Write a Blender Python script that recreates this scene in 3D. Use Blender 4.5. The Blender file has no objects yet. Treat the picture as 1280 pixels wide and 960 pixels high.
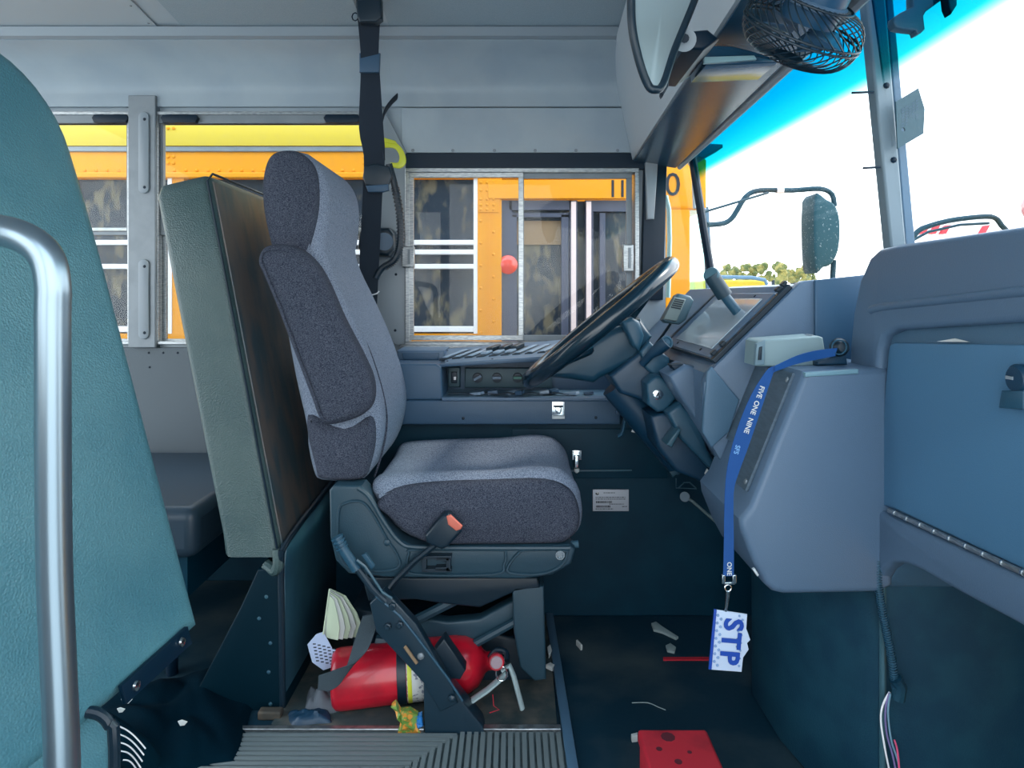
import bpy, bmesh, math, random
from mathutils import Vector, Matrix, noise as mnoise
random.seed(7)
C = bpy.context.scene.collection
F = 850.0; CX = 640.0; HY = 370.0; ZC = 1.0
# ---------------------------------------------------------------- camera, sky, exposure
cd = bpy.data.cameras.new('camera'); cam = bpy.data.objects.new('camera', cd); C.objects.link(cam)
cam.location = (0, 0, ZC); cam.rotation_euler = (math.pi/2, 0, 0)
cd.sensor_width = 36; cd.lens = F/1280*36; cd.shift_y = -(480-HY)/1280; cd.clip_start = 0.02
bpy.context.scene.camera = cam
sc = bpy.context.scene
sc.view_settings.view_transform = 'Standard'; sc.view_settings.look = 'None'
sc.view_settings.exposure = 0.45; sc.view_settings.gamma = 1
try: sc.view_settings.use_curve_mapping = False
except Exception: pass
W = bpy.data.worlds.new('sky'); sc.world = W; W.use_nodes = True
wn = W.node_tree.nodes; wl = W.node_tree.links; wn.clear()
o_ = wn.new('ShaderNodeOutputWorld'); b_ = wn.new('ShaderNodeBackground'); tc = wn.new('ShaderNodeTexCoord')
sx = wn.new('ShaderNodeSeparateXYZ'); rp = wn.new('ShaderNodeValToRGB')
rp.color_ramp.elements[0].position = 0.0; rp.color_ramp.elements[0].color = (0.97, 1.0, 1.0, 1)
rp.color_ramp.elements[1].position = 0.9; rp.color_ramp.elements[1].color = (0.62, 0.80, 1.0, 1)
wl.new(tc.outputs['Generated'], sx.inputs[0]); wl.new(sx.outputs['Z'], rp.inputs[0]); wl.new(rp.outputs[0], b_.inputs[0])
b_.inputs[1].default_value = 3.0; wl.new(b_.outputs[0], o_.inputs[0])
sd = bpy.data.lights.new('sun', 'SUN'); sun = bpy.data.objects.new('sun', sd); C.objects.link(sun)
sd.energy = 1.8; sd.angle = math.radians(8); sd.color = (1.0, 0.93, 0.82)
sun.location = (6, 4, 9)
sun.rotation_euler = Vector((-0.75, -0.15, -0.65)).to_track_quat('-Z', 'Y').to_euler()

# ---------------------------------------------------------------- helpers
def P(px, py, Y): return Vector(((px-CX)*Y/F, Y, ZC+(HY-py)*Y/F))
def L(c):
    c = c/255.0
    return c/12.92 if c <= 0.04045 else ((c+0.055)/1.055)**2.4
def S(r, g, b, k=1.0): return (min(L(r)*k, .95), min(L(g)*k, .95), min(L(b)*k, .95), 1)
def mat(name, col, rough=0.5, metal=0.0, var=None, vs=20.0, bump=0.0, bs=200.0, btype='noise', spec=0.5, coat=0.0, detail=4.0, vlo=.4, vhi=.6, stretch=None):
    m = bpy.data.materials.new(name); m.use_nodes = True
    nt = m.node_tree; n = nt.nodes; l = nt.links; p = n['Principled BSDF']
    p.inputs['Base Color'].default_value = col; p.inputs['Roughness'].default_value = rough
    p.inputs['Metallic'].default_value = metal; p.inputs['Specular IOR Level'].default_value = spec
    p.inputs['Coat Weight'].default_value = coat
    t = n.new('ShaderNodeTexCoord'); src = t.outputs['Object']
    if stretch:
        mp = n.new('ShaderNodeMapping'); mp.inputs['Scale'].default_value = stretch
        l.new(src, mp.inputs[0]); src = mp.outputs[0]
    if var:
        z = n.new('ShaderNodeTexNoise'); z.inputs['Scale'].default_value = vs; z.inputs['Detail'].default_value = detail
        r = n.new('ShaderNodeValToRGB'); r.color_ramp.elements[0].position = vlo; r.color_ramp.elements[1].position = vhi
        r.color_ramp.elements[0].color = col; r.color_ramp.elements[1].color = var
        l.new(src, z.inputs['Vector']); l.new(z.outputs[0], r.inputs[0]); l.new(r.outputs[0], p.inputs['Base Color'])
    if bump:
        if btype == 'noise':
            z = n.new('ShaderNodeTexNoise'); z.inputs['Detail'].default_value = 3; out = z.outputs[0]
        else:
            z = n.new('ShaderNodeTexVoronoi'); out = z.outputs[0]
        z.inputs['Scale'].default_value = bs
        b = n.new('ShaderNodeBump'); b.inputs['Strength'].default_value = bump; b.inputs['Distance'].default_value = 0.002
        l.new(src, z.inputs['Vector']); l.new(out, b.inputs['Height']); l.new(b.outputs[0], p.inputs['Normal'])
    return m
def glass(name, tint, gloss=0.06, rough=0.02, dirt=None):
    m = bpy.data.materials.new(name); m.use_nodes = True
    nt = m.node_tree; n = nt.nodes; l = nt.links; n.clear()
    o = n.new('ShaderNodeOutputMaterial'); t = n.new('ShaderNodeBsdfTransparent'); g = n.new('ShaderNodeBsdfGlossy'); mx = n.new('ShaderNodeMixShader')
    t.inputs[0].default_value = tint; g.inputs['Roughness'].default_value = rough; mx.inputs[0].default_value = gloss
    l.new(t.outputs[0], mx.inputs[1]); l.new(g.outputs[0], mx.inputs[2]); last = mx.outputs[0]
    if dirt:
        d = n.new('ShaderNodeBsdfDiffuse'); d.inputs[0].default_value = (.8, .85, .9, 1); m2 = n.new('ShaderNodeMixShader')
        z = n.new('ShaderNodeTexNoise'); z.inputs['Scale'].default_value = 45; z.inputs['Detail'].default_value = 8
        r = n.new('ShaderNodeMapRange'); r.inputs[1].default_value = .45; r.inputs[2].default_value = .8; r.inputs[3].default_value = dirt*.3; r.inputs[4].default_value = dirt*2
        tcn = n.new('ShaderNodeTexCoord'); l.new(tcn.outputs['Object'], z.inputs['Vector']); l.new(z.outputs[0], r.inputs[0]); l.new(r.outputs[0], m2.inputs[0])
        l.new(last, m2.inputs[1]); l.new(d.outputs[0], m2.inputs[2]); last = m2.outputs[0]
    l.new(last, o.inputs[0])
    return m
ORG = {}
def thing(name, label, cat, loc, group=None):
    o = bpy.data.objects.new(name, None); C.objects.link(o); o.location = loc; o.empty_display_size = .05
    o['label'] = label; o['category'] = cat
    if group: o['group'] = group
    ORG[o.name] = Vector(loc); return o
def obj(name, bm, m, parent=None, smooth=35, label=None, kind=None, bevel=0, seg=2, loc=None, sub=0):
    me = bpy.data.meshes.new(name)
    off = ORG[parent.name] if parent else (Vector(loc) if loc else Vector((0, 0, 0)))
    bmesh.ops.translate(bm, verts=bm.verts, vec=-off)
    bmesh.ops.recalc_face_normals(bm, faces=bm.faces)
    bm.to_mesh(me); bm.free()
    if smooth:
        me.shade_smooth(); me.set_sharp_from_angle(angle=math.radians(smooth))
    me.materials.append(m)
    o = bpy.data.objects.new(name, me); C.objects.link(o)
    if parent: o.parent = parent
    elif loc: o.location = loc
    ORG[o.name] = off.copy()
    if bevel:
        b = o.modifiers.new('bevel', 'BEVEL'); b.width = bevel; b.segments = seg; b.limit_method = 'ANGLE'; b.angle_limit = math.radians(40)
    if sub:
        s = o.modifiers.new('sub', 'SUBSURF'); s.levels = sub; s.render_levels = sub
    if label: o['label'] = label
    if kind: o['kind'] = kind
    return o
def tag(o, label, cat, group=None, kind=None):
    o['label'] = label; o['category'] = cat
    if group: o['group'] = group
    if kind: o['kind'] = kind
    return o
def struct(name, bm, m, parent=None, **k):
    o = obj(name, bm, m, parent, **k)
    if not parent: o['kind'] = 'structure'
    return o
def N(): return bmesh.new()
def box(bm, x0, x1, y0, y1, z0, z1, M=None):
    vs = [bm.verts.new((x, y, z)) for z in (z0, z1) for y in (y0, y1) for x in (x0, x1)]
    if M:
        for v in vs: v.co = M @ v.co
    for f in ((0, 1, 3, 2), (4, 6, 7, 5), (0, 4, 5, 1), (2, 3, 7, 6), (0, 2, 6, 4), (1, 5, 7, 3)):
        bm.faces.new([vs[i] for i in f])
    return bm
def catmull(pts, n=5, closed=True):
    out = []; k = len(pts)
    rng = range(k) if closed else range(k-1)
    for i in rng:
        if closed: a, b, c, d = pts[i-1], pts[i], pts[(i+1) % k], pts[(i+2) % k]
        else: a, b, c, d = pts[max(i-1, 0)], pts[i], pts[i+1], pts[min(i+2, k-1)]
        for j in range(n):
            t = j/n
            out.append(tuple(0.5*((2*b[q])+(-a[q]+c[q])*t+(2*a[q]-5*b[q]+4*c[q]-d[q])*t*t+(-a[q]+3*b[q]-3*c[q]+d[q])*t**3) for q in range(len(b))))
    if not closed: out.append(tuple(pts[-1]))
    return out
def inset(pts, d):
    n = len(pts); A = sum(pts[i][0]*pts[(i+1) % n][1]-pts[(i+1) % n][0]*pts[i][1] for i in range(n)); s = 1 if A > 0 else -1
    res = []
    for i in range(n):
        p0, p1, p2 = Vector(pts[i-1]), Vector(pts[i]), Vector(pts[(i+1) % n])
        e1 = (p1-p0); e2 = (p2-p1)
        if e1.length < 1e-9: e1 = e2
        if e2.length < 1e-9: e2 = e1
        e1 = e1.normalized(); e2 = e2.normalized()
        n1 = Vector((-e1.y, e1.x))*s; n2 = Vector((-e2.y, e2.x))*s
        m = n1+n2
        m = m.normalized() if m.length > 1e-6 else n1
        k = 1/max(m.dot(n1), .5); res.append(tuple(p1+m*d*k))
    return res
def FY(u, v, w): return (u, w, v)      # outline in XZ, extruded along Y
def FX(u, v, w): return (w, u, v)      # outline in YZ, extruded along X
def FZ(u, v, w): return (u, v, w)      # outline in XY, extruded along Z
def puff(bm, pts, w0, w1, r=0.005, seg=3, fn=FY, bulge=0.0, bul_rings=4):
    layers = []
    if r <= 0: layers = [(0, w0), (0, w1)]
    else:
        r = min(r, abs(w1-w0)*.5)
        sg = 1 if w1 > w0 else -1
        for i in range(seg+1):
            a = math.pi/2*i/seg; layers.append((r*(1-math.sin(a)), w0+sg*r*(1-math.cos(a))))
        for i in range(seg, -1, -1):
            a = math.pi/2*i/seg; layers.append((r*(1-math.sin(a)), w1-sg*r*(1-math.cos(a))))
    rings = []
    for d, w in layers:
        ps = inset(pts, d) if d > 1e-7 else pts
        rings.append([bm.verts.new(fn(u, v, w)) for u, v in ps])
    n = len(pts)
    for a, b in zip(rings, rings[1:]):
        for i in range(n): bm.faces.new((a[i], a[(i+1) % n], b[(i+1) % n], b[i]))
    if bulge:
        for base, w, sgn, pd in ((rings[0], w0, -1, layers[0][0]), (rings[-1], w1, 1, layers[-1][0])):
            if w1 < w0: sgn = -sgn
            ps = inset(pts, pd) if pd > 1e-7 else pts
            cu = sum(p[0] for p in ps)/n; cv = sum(p[1] for p in ps)/n; prev = base
            for k in range(1, bul_rings):
                s = 1-k/bul_rings
                cur = [bm.verts.new(fn(cu+(u-cu)*s, cv+(v-cv)*s, w+sgn*bulge*(1-s*s))) for u, v in ps]
                for i in range(n): bm.faces.new((prev[i], prev[(i+1) % n], cur[(i+1) % n], cur[i]))
                prev = cur
            c = bm.verts.new(fn(cu, cv, w+sgn*bulge))
            for i in range(n): bm.faces.new((prev[i], prev[(i+1) % n], c))
    else:
        bm.faces.new(rings[0]); bm.faces.new(list(reversed(rings[-1])))
    return bm
def pxo(pts, Y): return [((x-CX)*Y/F, ZC+(HY-y)*Y/F) for x, y in pts]
def slab(pts, Y0, Y1, r=0.004, sm=0, bm=None, seg=3, bulge=0, Yr=None):
    q = pxo(pts, Yr or Y0)
    if sm: q = catmull(q, sm)
    return puff(bm or N(), q, Y0, Y1, r, seg, FY, bulge)
def tube(bm, pts, r, n=10, closed=False, cap=True, sm=0, flat=None):
    if sm: pts = [Vector(p) for p in catmull([tuple(p) for p in pts], sm, closed)]
    pts = [Vector(p) for p in pts]; k = len(pts); rings = []
    up = None
    for i in range(k):
        if closed: t = pts[(i+1) % k]-pts[i-1]
        else: t = pts[min(i+1, k-1)]-pts[max(i-1, 0)]
        t.normalize()
        if up is None:
            up = Vector((0, 1, 0)) if abs(t.y) < .9 else Vector((1, 0, 0))
            if flat: up = Vector(flat)
        a = t.cross(up)
        if a.length < 1e-6: a = t.orthogonal()
        a.normalize(); b = a.cross(t).normalized(); up = b
        rr = r[i] if isinstance(r, (list, tuple)) and not isinstance(r[0], tuple) and len(r) == k else r
        if isinstance(rr, (list,)): rr = rr[0]
        ra, rb = rr if isinstance(rr, tuple) else (rr, rr)
        rings.append([bm.verts.new(pts[i]+a*math.cos(2*math.pi*j/n)*ra+b*math.sin(2*math.pi*j/n)*rb) for j in range(n)])
    m = k if closed else k-1
    for i in range(m):
        A, B = rings[i], rings[(i+1) % k]
        for j in range(n): bm.faces.new((A[j], A[(j+1) % n], B[(j+1) % n], B[j]))
    if cap and not closed:
        bm.faces.new(rings[0]); bm.faces.new(list(reversed(rings[-1])))
    return bm
def frame_of(axis):
    z = Vector(axis).normalized(); x = z.orthogonal().normalized(); y = z.cross(x); return x, y, z
def lathe(bm, prof, origin, axis, n=24):
    x, y, z = frame_of(axis); o = Vector(origin); rings = []
    for r, h in prof:
        if r < 1e-6: rings.append([bm.verts.new(o+z*h)])
        else: rings.append([bm.verts.new(o+z*h+(x*math.cos(2*math.pi*j/n)+y*math.sin(2*math.pi*j/n))*r) for j in range(n)])
    for A, B in zip(rings, rings[1:]):
        for j in range(n):
            k = (j+1) % n
            if len(A) == 1 and len(B) == 1: continue
            if len(A) == 1: bm.faces.new((A[0], B[j], B[k]))
            elif len(B) == 1: bm.faces.new((A[j], A[k], B[0]))
            else: bm.faces.new((A[j], A[k], B[k], B[j]))
    return bm
def cyl(bm, a, b, r, n=16, r2=None):
    a = Vector(a); b = Vector(b); h = (b-a).length; r2 = r if r2 is None else r2
    return lathe(bm, [(0, 0), (r, 0), (r2, h), (0, h)], a, b-a, n)
def rivet(bm, c, axis, r=.004, h=.002): return lathe(bm, [(r, 0), (r*.9, h*.6), (r*.5, h), (0, h*1.1)], c, axis, 8)
def strip(bm, path, width_vecs, th=0.0015):
    # a ribbon: path points with half-width vectors, given a small thickness
    top = []; bot = []
    for i, (p, w) in enumerate(zip(path, width_vecs)):
        p = Vector(p); w = Vector(w)
        t = Vector(path[min(i+1, len(path)-1)])-Vector(path[max(i-1, 0)]); nrm = t.cross(w).normalized()*th
        top.append((bm.verts.new(p-w+nrm), bm.verts.new(p+w+nrm))); bot.append((bm.verts.new(p-w-nrm), bm.verts.new(p+w-nrm)))
    for i in range(len(path)-1):
        bm.faces.new((top[i][0], top[i][1], top[i+1][1], top[i+1][0])); bm.faces.new((bot[i][0], bot[i+1][0], bot[i+1][1], bot[i][1]))
        bm.faces.new((top[i][0], top[i+1][0], bot[i+1][0], bot[i][0])); bm.faces.new((top[i][1], bot[i][1], bot[i+1][1], top[i+1][1]))
    for e in (0, -1): bm.faces.new((top[e][0], bot[e][0], bot[e][1], top[e][1]))
    return bm
def text(s, size, M, ex=0.0003, bold=0.0):
    cu = bpy.data.curves.new('lettering', 'FONT'); cu.body = s; cu.size = size; cu.extrude = ex; cu.offset = bold
    cu.align_x = 'CENTER'; cu.align_y = 'CENTER'; cu.resolution_u = 3
    o = bpy.data.objects.new('lettering', cu); C.objects.link(o)
    me = bpy.data.meshes.new_from_object(o.evaluated_get(bpy.context.evaluated_depsgraph_get()))
    bpy.data.objects.remove(o); bpy.data.curves.remove(cu)
    bm = N(); bm.from_mesh(me); bpy.data.meshes.remove(me); bmesh.ops.transform(bm, matrix=M, verts=bm.verts); return bm
def frame4(o, x, y):      # matrix with local x->x, y->y, z->x cross y
    x = Vector(x).normalized(); y = Vector(y).normalized(); z = x.cross(y)
    return Matrix(((x.x, y.x, z.x, o[0]), (x.y, y.y, z.y, o[1]), (x.z, y.z, z.z, o[2]), (0, 0, 0, 1)))

# ---------------------------------------------------------------- materials
M_wall = mat('painted steel wall', S(158, 170, 178), .45, var=S(150, 163, 173), vs=6, bump=.15, bs=500)
M_ceil = mat('perforated ceiling panel', S(138, 156, 166), .5, var=S(146, 162, 172), vs=300, bump=.3, bs=900, btype='v')
M_ceil2 = mat('smooth ceiling panel', S(160, 172, 180), .45)
M_alu = mat('brushed aluminium', S(176, 180, 182), .32, .85, var=S(140, 146, 150), vs=60, stretch=(1, 1, 8))
M_alud = mat('dull aluminium', S(128, 136, 142), .45, .35, var=S(120, 128, 134), vs=15)
M_gw = mat('speckled grey laminate', S(70, 82, 92), .55, var=S(98, 108, 114), vs=500)
M_black = mat('black painted metal', S(2, 30, 48), .4, spec=.3)
M_rub = mat('black rubber', S(12, 32, 42), .6, bump=.2, bs=300)
M_blk2 = mat('black plastic', S(10, 34, 48), .38, bump=.2, bs=700)
M_web = mat('navy black webbing', S(14, 32, 48), .8, bump=.5, bs=900)
M_floor = mat('scuffed dark rubber floor', S(12, 48, 64), .55, spec=.3, var=S(78, 90, 92), vs=3, detail=12, vlo=.48, vhi=.78, bump=.2, bs=60)
M_ply = mat('dirty scuffed floor board', S(44, 58, 60), .7, var=S(92, 88, 80), vs=16, detail=10, vlo=.42, vhi=.72, bump=.4, bs=80)
M_mat = mat('grey ribbed rubber', S(84, 98, 100), .6, var=S(62, 78, 82), vs=20)
M_mattop = mat('worn rib top', S(110, 122, 124), .5)
M_fab = mat('grey woven tweed', S(92, 104, 124), .95, var=S(150, 160, 176), vs=420, detail=2, vlo=.38, vhi=.62, bump=.6, bs=700, spec=.15, stretch=(1, 1, 1.6))
M_fabd = mat('side shaded woven tweed', S(40, 48, 64), .95, var=S(92, 96, 108), vs=420, detail=2, vlo=.38, vhi=.66, bump=.6, bs=700, spec=.15, stretch=(1, 1, 1.6))  # darker copy of the tweed for seat sides turned from the light
M_teal = mat('teal grained vinyl', S(78, 128, 140), .36, var=S(90, 138, 148), vs=5, bump=.5, bs=260, btype='v')
M_vin = mat('dark green vinyl', S(60, 82, 84), .34, var=S(70, 90, 90), vs=7, bump=.45, bs=320, btype='v')
M_vinb = mat('green vinyl with brown reflection', S(62, 80, 88), .36, var=S(98, 92, 88), vs=7, bump=.2, bs=200, stretch=(1, 3, 1))  # brown patches stand in for the orange bus reflected in the vinyl
M_pan = mat('blue green side panel', S(52, 92, 106), .4, var=S(44, 80, 98), vs=8)
M_dkp = mat('dark teal panel', S(0, 44, 62), .5, var=S(2, 50, 68), vs=10, spec=.2)
M_dash = mat('blue grey dash plastic', S(82, 106, 130), .42, bump=.2, bs=500)
M_dash2 = mat('slate dash plastic', S(72, 104, 128), .42, bump=.2, bs=500)
M_con = mat('console slate plastic', S(52, 82, 108), .42, bump=.25, bs=450)
M_dog = mat('dark engine cover', S(18, 62, 80), .6, var=S(12, 54, 74), vs=14, spec=.25, bump=.4, bs=300)
M_plate = mat('grey metal access plate', S(80, 98, 112), .4, var=S(70, 88, 102), vs=30, stretch=(1, 1, 6))
M_steel = mat('polished steel', S(188, 196, 200), .2, 1.0)
M_chrome = mat('chrome', S(210, 220, 225), .14, 1.0)
M_red = mat('red enamel', S(196, 22, 44), .3, var=S(150, 16, 36), vs=10, coat=.3)
M_redp = mat('worn red plastic', S(200, 44, 60), .45, var=S(150, 30, 46), vs=12, vlo=.5, vhi=.8)
M_white = mat('off white plastic', S(196, 204, 206), .5)
M_cream = mat('cream grey plastic', S(150, 166, 166), .5)
M_paper = mat('paper', S(204, 208, 206), .8)
M_ink = mat('black ink', S(20, 24, 34), .7)
M_blue = mat('blue lanyard fabric', S(12, 72, 136), .75, bump=.3, bs=900)
M_bluei = mat('blue print', S(14, 66, 160), .5)
M_yel = mat('yellow green plastic', S(214, 218, 60), .4)
M_org = mat('bus yellow paint', S(226, 148, 12), .5, spec=.25)
M_orgl = mat('bus yellow with sky sheen', S(184, 160, 44), .5, spec=.2)  # yellow shifted paler for sky reflected on the curved roof
M_bgl = mat('dark bus glass', S(40, 48, 58), .15, spec=.3)
M_bgl2 = mat('bus window with painted reflections', S(38, 48, 60), .15, var=S(104, 98, 82), vs=9, detail=7, vlo=.5, vhi=.66, spec=.3, stretch=(2.2, 1, 1))  # noise patches stand in for reflections in the panes
M_wht = mat('white painted rail', S(232, 232, 236), .4)
M_dgrey = mat('charcoal door frame', S(66, 72, 92), .4)
M_mir = mat('mirror glass with pale reflection', S(172, 188, 192), .35, .5)  # pale half-matte colour stands in for the reflected ceiling
M_hdr = mat('glossy smoked header panel', S(30, 66, 90), .2, spec=.45)
M_hdrt = mat('grey header trim', S(138, 148, 156), .4)
M_leaf = mat('tree foliage', S(70, 84, 40), .8, var=S(132, 124, 66), vs=2)
M_grn = mat('pale asphalt', S(205, 205, 200), .9, var=S(190, 190, 186), vs=2)
M_tan = mat('tan strip', S(140, 116, 88), .7)
M_cl = mat('dark cloth', S(0, 26, 38), .95, spec=.05, bump=.4, bs=300)
M_green = mat('green foil', S(110, 150, 70), .35, var=S(220, 150, 60), vs=70, vlo=.48, vhi=.55)
M_bluef = mat('blue foil', S(50, 130, 200), .3)
M_pale = mat('pale page', S(196, 210, 184), .8)
M_amb = mat('red lens', S(226, 50, 14), .2, coat=.8)
M_glass = glass('clear window glass', (.97, .985, .985, 1), .012, dirt=.012)
M_tip = mat('red orange button', S(214, 110, 90), .5)

# windshield glass with a blue shade band tinted into its upper part
M_ws = glass('windshield glass with shade band', (1, 1, 1, 1), .03)
n = M_ws.node_tree.nodes; l = M_ws.node_tree.links
t = n.new('ShaderNodeTexCoord'); s = n.new('ShaderNodeSeparateXYZ'); mr = n.new('ShaderNodeMapRange'); r = n.new('ShaderNodeValToRGB')
mr.inputs[1].default_value = 1.385; mr.inputs[2].default_value = 1.60
l.new(t.outputs['Object'], s.inputs[0]); l.new(s.outputs['Z'], mr.inputs[0]); l.new(mr.outputs[0], r.inputs[0])
e = r.color_ramp.elements; e[0].position = 0; e[0].color = (1, 1, 1, 1); e[1].position = 1; e[1].color = (.0, .30, .46, 1)
a = e.new(.16); a.color = (.06, .50, .52, 1); a = e.new(.5); a.color = (.0, .38, .52, 1)
for q in n:
    if q.type == 'BSDF_TRANSPARENT': l.new(r.outputs[0], q.inputs[0])

# ================================================================ SETTING
XL, XR = -2.3, .437
YW = 2.4; YF = 2.125
struct('floor', box(N(), XL, 1.6, -.1, YW+.05, -.06, 0), M_floor)
f = struct('trim_1', slab([(0, 0)], 0, 0) if False else puff(N(), [(-.56, 1.56), (.104, 1.56), (.114, 2.12), (-.56, 2.12)], 0, .006, .002, 2, FZ), M_ply)
# ribbed aisle mat
g = N(); box(g, -1.6, .12, .7, 1.555, 0.0, .004); matb = struct('trim_2', g, M_mat)
g = N()
for i in range(40):
    y = 1.535-i*.0155
    xe = -.115-(1.545-y)*.95
    if xe > -1.6: box(g, -1.6, xe, y-.005, y+.005, .004, .010)
for i in range(30):
    x = .105-i*.0155
    y1 = 1.545 if x > -.115 else 1.545-(-.115-x)/.95
    if y1 > .75: box(g, x-.005, x+.005, .72, y1, .004, .010)
o = obj('rib', g, M_mattop, matb, smooth=0, kind='stuff')
# metal edge strips
struct('trim_3', box(N(), -.80, -.20, 1.552, 1.566, 0, .012), M_alu, bevel=.002)
struct('trim_4', box(N(), -.075, .112, 1.552, 1.570, 0, .012), M_alu, bevel=.002)
struct('trim_5', puff(N(), [(.118, 1.30), (.142, 1.30), (.128, 2.12), (.104, 2.12)], 0, .014, .004, 2, FZ), M_dash2)
struct('trim_6', box(N(), -.60, -.545, 1.60, 1.625, 0, .02), mat('wooden sill', S(96, 84, 70), .8, var=S(60, 58, 52), vs=20), bevel=.004)
# left wall: the driver side of the bus
wall = N()
zs = lambda py, Y=YW: ZC+(HY-py)*Y/F
xs = lambda px, Y=YW: (px-CX)*Y/F
box(wall, XL, xs(505), YW, YW+.04, 0, zs(430))
box(wall, xs(505), xs(835), YW, YW+.04, 0, zs(430))
box(wall, XL, xs(505), YW, YW+.04, zs(150), 1.95)
box(wall, xs(470), xs(505), YW, YW+.04, zs(430), zs(150)); box(wall, xs(505), xs(512), YW, YW+.04, zs(430), zs(213))
box(wall, xs(505), xs(832), YW, YW+.04, zs(213), 1.95)
box(wall, xs(797), xs(832), YW, YW+.04, zs(430), zs(213))
wl_ = struct('wall_left', wall, M_wall, smooth=0)
obj('side_panel', box(N(), XL, xs(455), YW-.012, YW-.001, .3, zs(434)), M_gw, wl_, bevel=.002)
obj('lower_wall', box(N(), XL, xs(505), YW-.012, YW-.001, 0, .335), M_dkp, wl_, bevel=.002)
g = N()
for x, y in ((186, 441), (204, 441), (222, 441), (187, 459)): rivet(g, P(x, y, YW-.012), (0, -1, 0), .0042)
obj('rivet', g, M_black, wl_, kind='stuff')
# upper rail, cove and ceiling
def sweep(bm, prof, x0, x1, th=.006):
    # prof in (Y,Z), extruded along X, with thickness th outward
    n = len(prof); nr = []
    for i in range(n):
        a = Vector(prof[max(i-1, 0)]); b = Vector(prof[min(i+1, n-1)]); d = (b-a).normalized(); nr.append((prof[i][0]+d.y*th, prof[i][1]-d.x*th))
    vs = [[bm.verts.new((x, p[0], p[1])) for p in prof]+[bm.verts.new((x, p[0], p[1])) for p in reversed(nr)] for x in (x0, x1)]
    m = 2*n
    for i in range(m): bm.faces.new((vs[0][i], vs[0][(i+1) % m], vs[1][(i+1) % m], vs[1][i]))
    for i in range(n-1):
        for v in vs: bm.faces.new((v[i], v[i+1], v[m-2-i], v[m-1-i]))
    return bm
struct('trim_7', box(N(), XL, XR, YW-.018, YW, zs(135), zs(125)), M_wall, bevel=.003)
cove = [(YW-.012, zs(126)), (2.385, 1.73), (2.35, 1.775), (2.29, 1.815), (2.215, 1.838)]
cv = catmull(cove, 4, False)
struct('roof', box(N(), XL, .64, -.14, YW+.06, 1.965, 2.0), M_orgl)
c1 = struct('ceiling', sweep(N(), [(2.2, 1.868), (2.0, 1.893), (1.6, 1.93), (1.15, 1.95), (.6, 1.93), (0, 1.86), (-.1, 1.80)], XL, .62, .012), M_ceil2)
for (x0, x1, m_) in ((XL, -1.14, M_ceil2), (-1.06, -.475, M_ceil), (-.395, .40, M_ceil)):
    obj('ceiling_panel', sweep(N(), [(2.195, 1.864), (2.0, 1.888), (1.6, 1.925), (1.15, 1.945), (.6, 1.925), (.05, 1.855)], x0, x1, .003), m_, c1)
g = N()
for x in (-1.155, ):
    for yy, zz in ((2.16, 1.866), (2.06, 1.879)): rivet(g, (x, yy, zz), (0, 0, -1), .004)
obj('screw', g, M_alud, c1, kind='stuff')
for i, (x0, x1) in enumerate(((XL, -.42), (-.4199, XR))):
    struct('wall_cove' if False else 'trim_%d' % (8+i), sweep(N(), cv, x0, x1, -.006), M_wall, smooth=60)
struct('trim_10', puff(N(), [(2.225, 1.834), (2.215, 1.848), (2.185, 1.868), (2.175, 1.862), (2.19, 1.838)], XL, .40, .003, 2, FX), M_hdrt)
# panel over the driver window and black strip
p_ = struct('trim_11', box(N(), xs(503), xs(800), YW-.014, YW-.001, zs(192), zs(136)), M_wall, bevel=.002)
g = N()
for x in (516, 566, 618, 669, 720, 772): rivet(g, P(x, 188, YW-.014), (0, -1, 0), .006, .002)
rivet(g, P(789, 180, YW-.014), (0, -1, 0), .006, .002)
obj('screw', g, M_alud, p_, kind='stuff')
struct('trim_12', box(N(), xs(508), xs(806), YW-.022, YW, zs(213), zs(193)), M_black, bevel=.002)
struct('trim_13', slab([(806, 196), (834, 204), (829, 375), (802, 375)], YW-.03, YW+.06, .003), M_black)
struct('trim_14', slab([(807, 194), (823, 198), (818, 274), (809, 274)], YW-.05, YW-.02, .005), M_hdrt)
struct('trim_15', slab([(452, 150), (476, 130), (508, 190), (512, 430), (497, 432), (470, 420)], YW-.02, YW, .003), M_hdrt)
g = N()
for x, y in ((495, 343), (494, 413)): rivet(g, P(x, y, YW-.02), (0, -1, 0), .005)
tr = struct('trim_16', g, M_black)
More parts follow.
